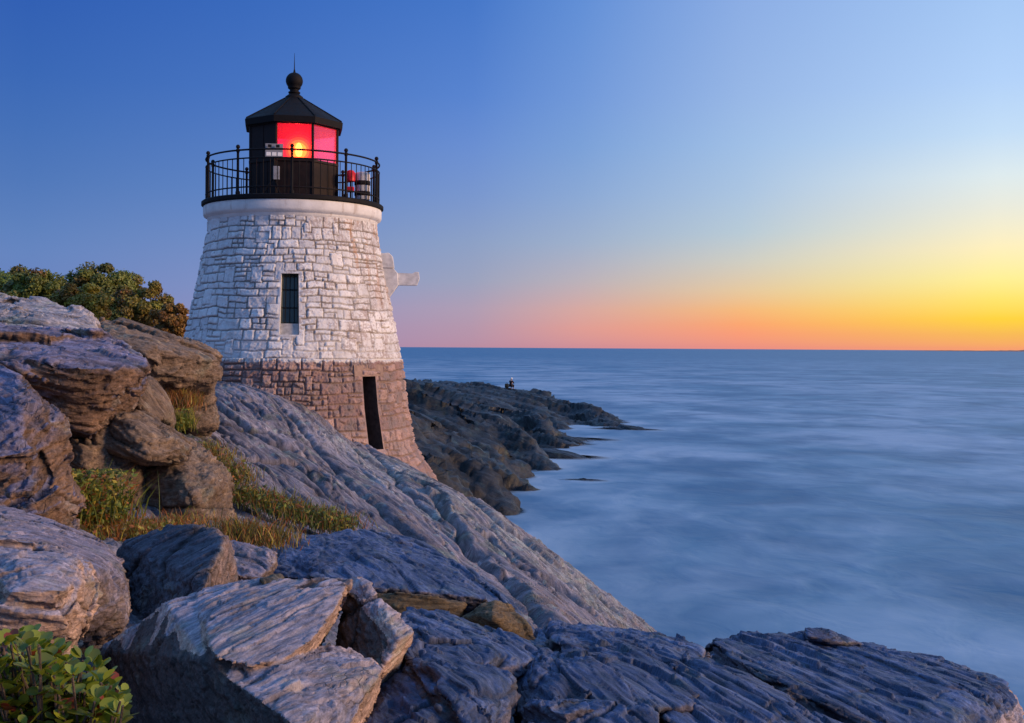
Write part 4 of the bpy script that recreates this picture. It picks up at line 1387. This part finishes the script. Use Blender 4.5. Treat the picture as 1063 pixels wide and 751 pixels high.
rock('rock_slab', 'blue ridged slab right of the largest angular boulder, with a dark hollow at its right end', [
    [(412, 643, 8.6), (450, 641, 8.9), (470, 645, 8.9), (518, 663, 8.7), (559, 675, 8.5), (553, 688, 8.0), (530, 697, 7.7), (470, 690, 7.3), (440, 690, 7.1), (400, 680, 7.6)],
    [(440, 680, 7.3), (502, 700, 7.3), (528, 707, 7.2), (520, 716, 7.1), (480, 714, 6.9), (508, 745, 6.5), (500, 775, 6.2), (360, 775, 6.0), (384, 716, 6.9), (420, 695, 7.1), (460, 730, 6.4)]],
    M['blue'], G3, seed=119, T=.7, sink=.3, amp=.5, unit=1.0, block=.8, fib=1.5)
rock('rock_slab', 'broad rounded blue slab with a blunt left end, centre of the bottom edge', [
    [(561, 656, 9.4), (579, 648, 9.8), (602, 651, 9.9), (641, 657, 9.9), (681, 661, 9.8), (714, 661, 9.7), (730, 672, 9.2), (716, 700, 8.3), (718, 736, 7.3), (640, 738, 7.05), (560, 728, 7.2), (541, 741, 7.2), (534, 722, 7.55), (535, 699, 7.9), (548, 690, 8.0), (557, 673, 8.7), (600, 692, 7.55), (690, 700, 7.9)]],
    M['blue'], G3, seed=120, T=1.2, sink=.3, amp=.42, unit=1.1, block=.8, fib=1.5)
rock('rock_slab', 'low blue lump of rock at the bottom edge, in front of the broad rounded blue slab', [
    [(545, 729, 6.95), (602, 725, 6.95), (676, 735, 6.95), (700, 775, 6.5), (530, 775, 6.3), (590, 745, 6.5)]],
    M['blue'], G3, seed=121, T=.8, amp=.8, unit=.6)
rock('rock_slab', 'blue slab with a long pale sunlit ridge running down to the bottom edge', [
    [(726, 671, 9.6), (745, 669, 10.0), (792, 692, 9.8), (850, 719, 9.2), (935, 762, 8.2), (900, 785, 7.4), (690, 785, 6.7), (700, 720, 7.7), (722, 700, 8.3), (765, 708, 8.25), (820, 745, 7.6)]],
    M['blue'], G3, seed=122, T=1.2, sink=.3, amp=.55, unit=1.1, block=.9, fib=1.4)
rock('rock_slab', 'large dark blue slab at lower right with a broken end, pinkish brown in low sunlight', [
    [(735, 665, 10.8), (774, 660, 11.5), (835, 660, 11.9), (900, 673, 12.1), (957, 684, 12.1), (992, 690, 11.9), (1027, 701, 11.6), (1045, 710, 11.0), (1055, 727, 10.7), (1064, 770, 10.3), (985, 752, 9.4), (1000, 785, 9.1), (880, 785, 8.6), (800, 722, 9.4), (1010, 728, 10.1)]],
    M['blue'], G3, seed=123, T=1.0, sink=.6, amp=.36, unit=1.1, block=.8, fib=1.5, side=((.75, -.65, -.1), .70, M['pink']))  # end face: warm low sunlight put into its colour
rock('stone', 'small dark stone perched on the upper edge of the large slab at lower right', [
    [(834, 651, 11.6), (856, 652, 11.6), (880, 660, 11.6), (901, 669, 11.6), (868, 668, 11.4), (836, 662, 11.4)]],
    M['blue'], G3, seed=124, T=.16, sink=.1, amp=.4, unit=.35)
# rocks standing out of the sea below the headland
for lab, (px, py), L, h, sd_ in SEA:
    Yd = EYE * FPX / (py - 361 - (px - CX) * .0061)
    c = P(px, py, Yd)
    bm = bmesh.new()
    bmesh.ops.create_icosphere(bm, subdivisions=5, radius=1)
    V = np.array([v.co[:] for v in bm.verts])
    F = np.array([[v.index for v in f.verts] for f in bm.faces])
    bm.free()
    V = V * (L, L * .45, h) + (0, 0, 0)
    ca = math.cos(-.3)
    V = np.stack([V[:, 0] * ca - V[:, 1] * math.sin(-.3), V[:, 0] * math.sin(-.3) + V[:, 1] * ca, V[:, 2] - .12 * V[:, 0] * h], 1)
    d, at, q = strata(V + c, normals(V, F), HREG, sd_, .5, 2.0)
    V = V + normals(V, F) * d[:, None]
    tag(link('sea_rock', mesh_np('sea_rock', V, F, M['wet'], True, at, dict(strata=q)), None, (c[0], c[1], 0)), lab, 'sea rock', 'rocks awash below the headland')


# ------------------------------------------------------------------ plants
def leaf_mat(name, trans=.35, rough=.5):
    m, n, b, out = new_mat(name)
    a = n.new('ShaderNodeVertexColor', layer_name='tint').outputs[0]
    n.l.new(a, b.inputs['Base Color'])
    b.inputs['Roughness'].default_value = rough
    t = n.new('ShaderNodeBsdfTranslucent')
    n.l.new(a, t.inputs[0])
    mx = n.new('ShaderNodeMixShader')
    mx.inputs[0].default_value = trans
    n.l.new(b.outputs[0], mx.inputs[1])
    n.l.new(t.outputs[0], mx.inputs[2])
    n.l.new(mx.outputs[0], out.inputs[0])
    return m


M['leaf'] = leaf_mat('leaf')
M['bark'] = simple_mat('bark', (.10, .075, .055), .9, var=.4, scale=20, bump=.5)


def faces_with_tint(name, V, F, Cl, mat, parent=None, loc=None, smooth=False):
    """Cl: one colour per vertex"""
    me = mesh_np(name, V, F, mat, smooth)
    a = me.color_attributes.new('tint', 'FLOAT_COLOR', 'POINT')
    a.data.foreach_set('color', np.concatenate([Cl, np.ones((len(Cl), 1))], 1).astype(np.float32).ravel())
    return link(name, me, parent, loc)


def leaf_cloud(pts, nrm, size, cols, rg, shape='quad'):
    """flat pointed leaf quads, one per point"""
    k = len(pts)
    t = rg.normal(size=(k, 3))
    nn = nrm + rg.normal(size=(k, 3)) * .6
    nn /= np.linalg.norm(nn, axis=1, keepdims=True)
    t -= nn * (t * nn).sum(1, keepdims=True)
    t /= np.linalg.norm(t, axis=1, keepdims=True)
    s = np.cross(nn, t)
    sz = (size * rg.uniform(.6, 1.3, k))[:, None]
    V = np.stack([pts - t * sz, pts + s * sz * .55 - nn * sz * .12, pts + t * sz, pts - s * sz * .55 - nn * sz * .12], 1).reshape(-1, 3)
    F = np.arange(4 * k).reshape(k, 4)
    return V, F, np.repeat(cols, 4, 0)


def bush(label, px, py_top, py_base, Yd, wpx, colour, rust, seed, nleaf=9000, group='bushes on the ridge'):
    rg = np.random.default_rng(seed)
    top, base = P(px, py_top, Yd), P(px, py_base, Yd)
    base[2] = min(base[2], float(ground_z(base[0], base[1])[0])) - .1
    H = (top[2] - base[2]) * 1.10
    W = wpx / FPX * Yd / 2
    root = empty('bush', tuple(base), label, 'bush', group)
    nb = 55
    lobes = []
    for k in range(nb):
        a = rg.uniform(0, 2 * PI)
        rr = W * math.sqrt(rg.uniform(0, 1)) * .85
        zc = H * (.30 + .52 * rg.uniform(0, 1) * math.sqrt(max(.05, 1 - (rr / W) ** 2)))
        lobes.append((np.array((rr * math.cos(a), rr * math.sin(a) * .8, zc)), rg.uniform(.09, .24) * min(H, W) * 1.2))
    V, Cc, Nn = [], [], []
    per = int(nleaf * 2) // nb
    for c, r in lobes:
        d = rg.normal(size=(per, 3))
        d /= np.linalg.norm(d, axis=1, keepdims=True)
        rad = r * rg.uniform(.25, 1, (per, 1)) ** .4 * (1 + .35 * fbm(d * 2.5 + c * 3, 2, seed)[:, None])
        V.append(c + d * rad * (1.15, 1.0, .85))
        Nn.append(d + (0, 0, .4))
        mixv = np.clip(rust * .8 - .05 + .35 * rg.normal() + .15 * rg.normal(size=(per, 1)), 0, 1)
        base_c = np.array(colour) * (3.3, 3.5, 2.2) * (rg.uniform(.75, 1.25))
        cc = base_c * (1 - mixv) + np.array((.20, .095, .03)) * mixv
        Cc.append(cc * rg.uniform(.65, 1.35, (per, 1)))
    V, Cc, Nn = np.concatenate(V), np.concatenate(Cc), np.concatenate(Nn)
    m_ = V[:, 2] > .02
    Vv, F, Cv = leaf_cloud(V[m_], Nn[m_], .06, Cc[m_], rg)
    faces_with_tint('foliage', Vv, F, Cv, M['leaf'], root)
    mb = MB()
    for c, r in lobes[:9]:
        mid = c * .5 + np.array((0, 0, .08 * H))
        mb.tube((rg.uniform(-.1, .1), rg.uniform(-.1, .1), -.2), mid, .045, .03, 6).tube(mid, c, .03, .012, 6)
    mb.build('branches', M['bark'], root)
    return root


bush('low dark green bush at the far left end of the row on the ridge', -8, 272, 318, 40, 110, (.045, .060, .018), .05, 1, 11000)
bush('dark green bush second from the left on the ridge, low and wide', 38, 278, 322, 38, 80, (.055, .062, .018), .12, 2, 9000)
bush('yellowish olive bush in the middle of the ridge row, lower than its neighbours', 82, 282, 325, 35, 66, (.13, .105, .022), .28, 3, 9000)
bush('tallest bush on the ridge, dark green with an uneven crown', 106, 269, 330, 42, 92, (.055, .060, .018), .10, 4, 13000)
bush('rounded olive bush right of the tallest one on the ridge', 146, 283, 338, 39, 78, (.075, .068, .018), .25, 5, 12000)
bush('rusty red tinged bush at the right end of the row, next to the lighthouse wall', 177, 305, 352, 37, 44, (.11, .060, .020), .55, 6, 8000)


def grass_patch(label, spots, seed, hgt, cols, n=500, spread=(.35, .3), on_terrain=False, lean=.75, leaves=0):
    """spots: (px, py, Y) centre points; blades as slim curved ribbons"""
    rg = np.random.default_rng(seed)
    Vs, Fs, Cs = [], [], []
    org = P(*spots[0])
    off = 0
    for s_ in spots:
        c = P(*s_)
        for k in range(int(n * 1.7)):
            x, y = c[0] + rg.normal() * spread[0], c[1] + rg.normal() * spread[1]
            z = float(ground_z(x, y)[0]) - .03 if on_terrain else c[2] + rg.normal() * .05
            h = hgt * .6 * rg.uniform(.35, 1.25)
            a = rg.uniform(0, 2 * PI)
            lx, ly = math.cos(a) * lean * h * rg.uniform(.2, 1.2), math.sin(a) * lean * h * rg.uniform(.2, 1.2)
            wd = .004 + .006 * hgt * rg.uniform(.6, 1.4)
            b_ = rg.uniform(0, PI)
            wx, wy = math.cos(b_) * wd, math.sin(b_) * wd
            p = np.array((x, y, z)) - org
            V = [p + (-wx, -wy, 0), p + (wx, wy, 0), p + (lx * .35 + wx * .7, ly * .35 + wy * .7, h * .6), p + (lx * .35 - wx * .7, ly * .35 - wy * .7, h * .6),
                 p + (lx + wx * .12, ly + wy * .12, h), p + (lx - wx * .12, ly - wy * .12, h)]
            Vs += V
            Fs += [(off, off + 1, off + 2, off + 3), (off + 3, off + 2, off + 4, off + 5)]
            col = np.array(cols[rg.integers(len(cols))]) * rg.uniform(.7, 1.3)
            Cs += [col] * 6
            off += 6
        for k in range(leaves):
            p = c - org + np.array((np.clip(rg.normal(), -1.6, 1.6) * spread[0], np.clip(rg.normal(), -1.2, 1.2) * spread[1] - .1, min(1.6, abs(rg.normal())) * hgt * .45))
            V_, F_, C_ = leaf_cloud(p[None], np.array([[0, -.5, 1.]]), .035, np.array([cols[rg.integers(len(cols))]]) * rg.uniform(.7, 1.5), rg)
            Vs += list(V_)
            Fs += [tuple(f + off) for f in F_]
            Cs += list(C_)
            off += 4
    o = faces_with_tint('grass_clump', np.array(Vs), np.array(Fs), np.array(Cs), M['leaf'], None, org)
    return tag(o, label, 'grass', 'grass clumps between the rocks')


GRN, YEL, RUS, DGR, TAN = (.17, .21, .03), (.36, .29, .04), (.33, .12, .03), (.06, .08, .02), (.24, .16, .07)
grass_patch('tall green and rust weeds filling the hollow between the left rocks', [(78, 545, 13.2), (95, 545, 13.3), (112, 545, 13.4)], 11, .85, [GRN, YEL, GRN, GRN, RUS, DGR], 90, (.17, .25), leaves=900)
grass_patch('low rust coloured grass along the foot of the smooth grey brown boulder', [(105, 558, 12.9), (130, 558, 13.0), (155, 557, 13.2), (180, 549, 13.8)], 12, .22, [RUS, RUS, TAN, GRN, YEL], 420, (.22, .2), leaves=90)
grass_patch('tuft of orange dry grass under the squared brown ledge', [(182, 421, 20.2), (193, 421, 20.2)], 13, .36, [RUS, RUS, YEL, TAN], 420, (.14, .15))
grass_patch('small yellow green sprig on the slope beside the thin tan boulder', [(190, 442, 19.3)], 14, .40, [GRN, YEL, GRN], 130, (.1, .1), leaves=70)
grass_patch('strip of mixed grass running down the crack behind the smooth boulder', [(210, 470, 17.6), (222, 478, 17.4), (236, 492, 17.0), (244, 500, 16.8)], 15, .26, [DGR, YEL, RUS, TAN, GRN], 320, (.15, .2), leaves=120)
grass_patch('long band of dark green and golden grass on the slope above the bluish slab', [(256, 518, 16.6), (275, 524, 16.4), (293, 531, 16.2), (312, 537, 16.0), (330, 542, 15.9), (350, 547, 15.8)], 16, .25, [DGR, GRN, DGR, YEL, RUS], 460, (.16, .2), leaves=160)
grass_patch('short brown grass between the lilac slab and the dark slate boulder', [(240, 556, 12.6), (262, 561, 12.5), (280, 562, 12.6)], 17, .26, [DGR, TAN, RUS, YEL], 380, (.16, .18))

# leafy shrub at the lower left corner
rg = np.random.default_rng(77)
root = P(35, 775, 4.0)
SH = empty('shrub', tuple(root), 'leafy green shrub with round leaves in the lower left corner', 'shrub')
stems = MB().ball((0, 0, -.33), .07, 10, 8)
LV, LF, LC = [], [], []
off = 0
nst = 300
for k in range(nst):
    px = rg.uniform(-60, 128)
    topy = np.interp(px, [-60, 0, 25, 60, 100, 135], [660, 672, 660, 676, 690, 722]) + rg.uniform(0, 1) ** 1.3 * 95
    Yd = 4.0 + rg.uniform(-.25, .45)
    tip = P(px, topy, Yd) - root
    foot_ = np.array((tip[0] * .6 + rg.normal() * .05, tip[1] * .6 + .05, -.25))
    stems.tube((0, 0, -.32), tuple(foot_), .006, n=5)
    pts = [foot_ + (tip - foot_) * t + np.array((0, 0, .05 * math.sin(t * PI))) for t in np.linspace(0, 1, 7)]
    stems.path([tuple(p) for p in pts], .0045, 5)
    for j in range(1, 7):
        for s in range(2 if j < 5 else 3):
            p = pts[j]
            a = rg.uniform(0, 2 * PI)
            dv = np.array((math.cos(a), math.sin(a), .25 + .5 * rg.random() + (.6 if j == 6 else 0)))
            dv /= np.linalg.norm(dv)
            L = rg.uniform(.022, .044) * (1 if j < 6 else .75)
            side = np.cross(dv, (0, 0, 1)) + rg.normal(size=3) * .25
            side -= dv * (side @ dv)
            side /= np.linalg.norm(side)
            up = np.cross(side, dv)
            c0 = p + dv * .012
            ring = [(0, 0, 0), (.25, .33, .05), (.6, .47, .06), (.95, .33, .0), (1.12, 0, -.06), (.95, -.33, .0), (.6, -.47, .06), (.25, -.33, .05), (.6, 0, -.03)]
            LV += [c0 + (dv * u_ + side * v_ + up * w_) * L * 1.5 for u_, v_, w_ in ring]
            for i_ in range(8):
                LF.append((off + i_, off + (i_ + 1) % 8, off + 8))
            red = rg.random() < .035
            cc = np.array((.24, .05, .02)) if red else np.array((.22, .27, .025)) * rg.uniform(.5, 1.25) + np.array((.06, .035, 0)) * max(0, rg.normal() * .6)
            LC += [cc] * 9
            off += 9
faces_with_tint('foliage', np.array(LV), np.array(LF), np.clip(np.array(LC), .005, 1), leaf_mat('shrub_leaf', .3, .38), SH, smooth=True)
stems.build('stems', M['bark'], SH)

# ------------------------------------------------------------------ person on the headland
best = None
for Yd in np.arange(100, 128, .25):                                  # the crest of the headland, where a person can be seen
    q_ = P(530.5, 404, Yd)
    z_ = float(ground_z(q_[0], Yd)[0])
    if best is None or (z_ - EYE) / Yd > best[0]: best = ((z_ - EYE) / Yd, Yd)
PY_ = best[1]
pp = P(530.5, 404, PY_)
gz_ = max(float(ground_z(pp[0], pp[1])[0]), 0)
PE = empty('person', (pp[0], pp[1], gz_ - .03), 'person in dark clothes and a white cap crouching on the far headland', 'person')


def skin(name, verts, edges, radii, mat, parent, sub=2):
    me = bpy.data.meshes.new(name)
    me.from_pydata(verts, edges, [])
    o = bpy.data.objects.new('tmp', me)
    COL.objects.link(o)
    o.modifiers.new('s', 'SKIN')
    for sv, r in zip(me.skin_vertices[0].data, radii): sv.radius = (r, r)
    me.skin_vertices[0].data[0].use_root = True
    sm = o.modifiers.new('u', 'SUBSURF')
    sm.levels = sub
    dg = bpy.context.evaluated_depsgraph_get()
    m2_ = bpy.data.meshes.new_from_object(o.evaluated_get(dg))
    bpy.data.objects.remove(o)
    m2_.materials.clear()
    m2_.materials.append(mat)
    m2_.shade_smooth()
    return link(name, m2_, parent)


cloth = simple_mat('dark_navy_cloth', (.02, .02, .03), .9, scale=10)
skinm = simple_mat('skin', (.45, .28, .20), .6)
# crouching: pelvis low, knees bent, arms forward
body_v = [(0, 0, .42), (0, -.02, .68), (0, -.05, .92), (0, -.07, 1.02), (0, -.10, 1.16), (0, -.11, 1.24),
          (-.11, -.02, .40), (-.15, -.38, .48), (-.14, -.30, .08), (-.15, -.44, .03), (.11, -.02, .40), (.15, -.38, .48), (.14, -.30, .08), (.15, -.44, .03),
          (-.19, -.05, .92), (-.24, -.20, .70), (-.14, -.42, .62), (.19, -.05, .92), (.24, -.20, .70), (.14, -.42, .62)]
body_e = [(0, 1), (1, 2), (2, 3), (3, 4), (4, 5), (0, 6), (6, 7), (7, 8), (8, 9), (0, 10), (10, 11), (11, 12), (12, 13), (2, 14), (14, 15), (15, 16), (2, 17), (17, 18), (18, 19)]
body_r = [.15, .15, .15, .055, .10, .07, .10, .075, .05, .045, .10, .075, .05, .045, .07, .05, .035, .07, .05, .035]
PE.rotation_euler.z = R(150)
PE.scale = (.88, .88, .88)
skin('body', body_v, body_e, body_r, skinm, PE)
skin('jacket', [(0, 0, .40), (0, -.02, .68), (0, -.05, .93), (-.20, -.05, .92), (-.25, -.20, .70), (-.17, -.36, .64), (.20, -.05, .92), (.25, -.20, .70), (.17, -.36, .64)], [(0, 1), (1, 2), (2, 3), (3, 4), (4, 5), (2, 6), (6, 7), (7, 8)], [.19, .19, .17, .09, .07, .06, .09, .07, .06], cloth, PE)
skin('trousers', [(0, 0, .40), (-.12, -.02, .40), (-.15, -.38, .48), (-.14, -.31, .14), (.12, -.02, .40), (.15, -.38, .48), (.14, -.31, .14)], [(0, 1), (1, 2), (2, 3), (0, 4), (4, 5), (5, 6)], [.17, .12, .095, .075, .12, .095, .075], cloth, PE)
MB().lathe([(.135, 1.20), (.13, 1.27), (.10, 1.33), (.03, 1.36)], 18, (0, -.11, 0)).box((0, -.25, 1.215), (.16, .14, .015), None, .005).build('cap', simple_mat('white_cap_cloth', (.85, .85, .85), .8), PE, auto=50)
bgp = P(526.2, 404.5, PY_)
gzb = max(float(ground_z(bgp[0], bgp[1])[0]), 0)
BG = empty('bag', (bgp[0], bgp[1], gzb - .02), 'small dark bag on the rock beside the crouching person', 'bag')
MB().box((0, 0, .22), (.42, .28, .44), None, .09).build('bag_body', simple_mat('dark_green_canvas', (.03, .035, .03), .9), BG, auto=60)
MB().path([(-.1, 0, .43), (-.06, 0, .52), (.06, 0, .52), (.1, 0, .43)], .014).build('handle', M['iron'], BG)
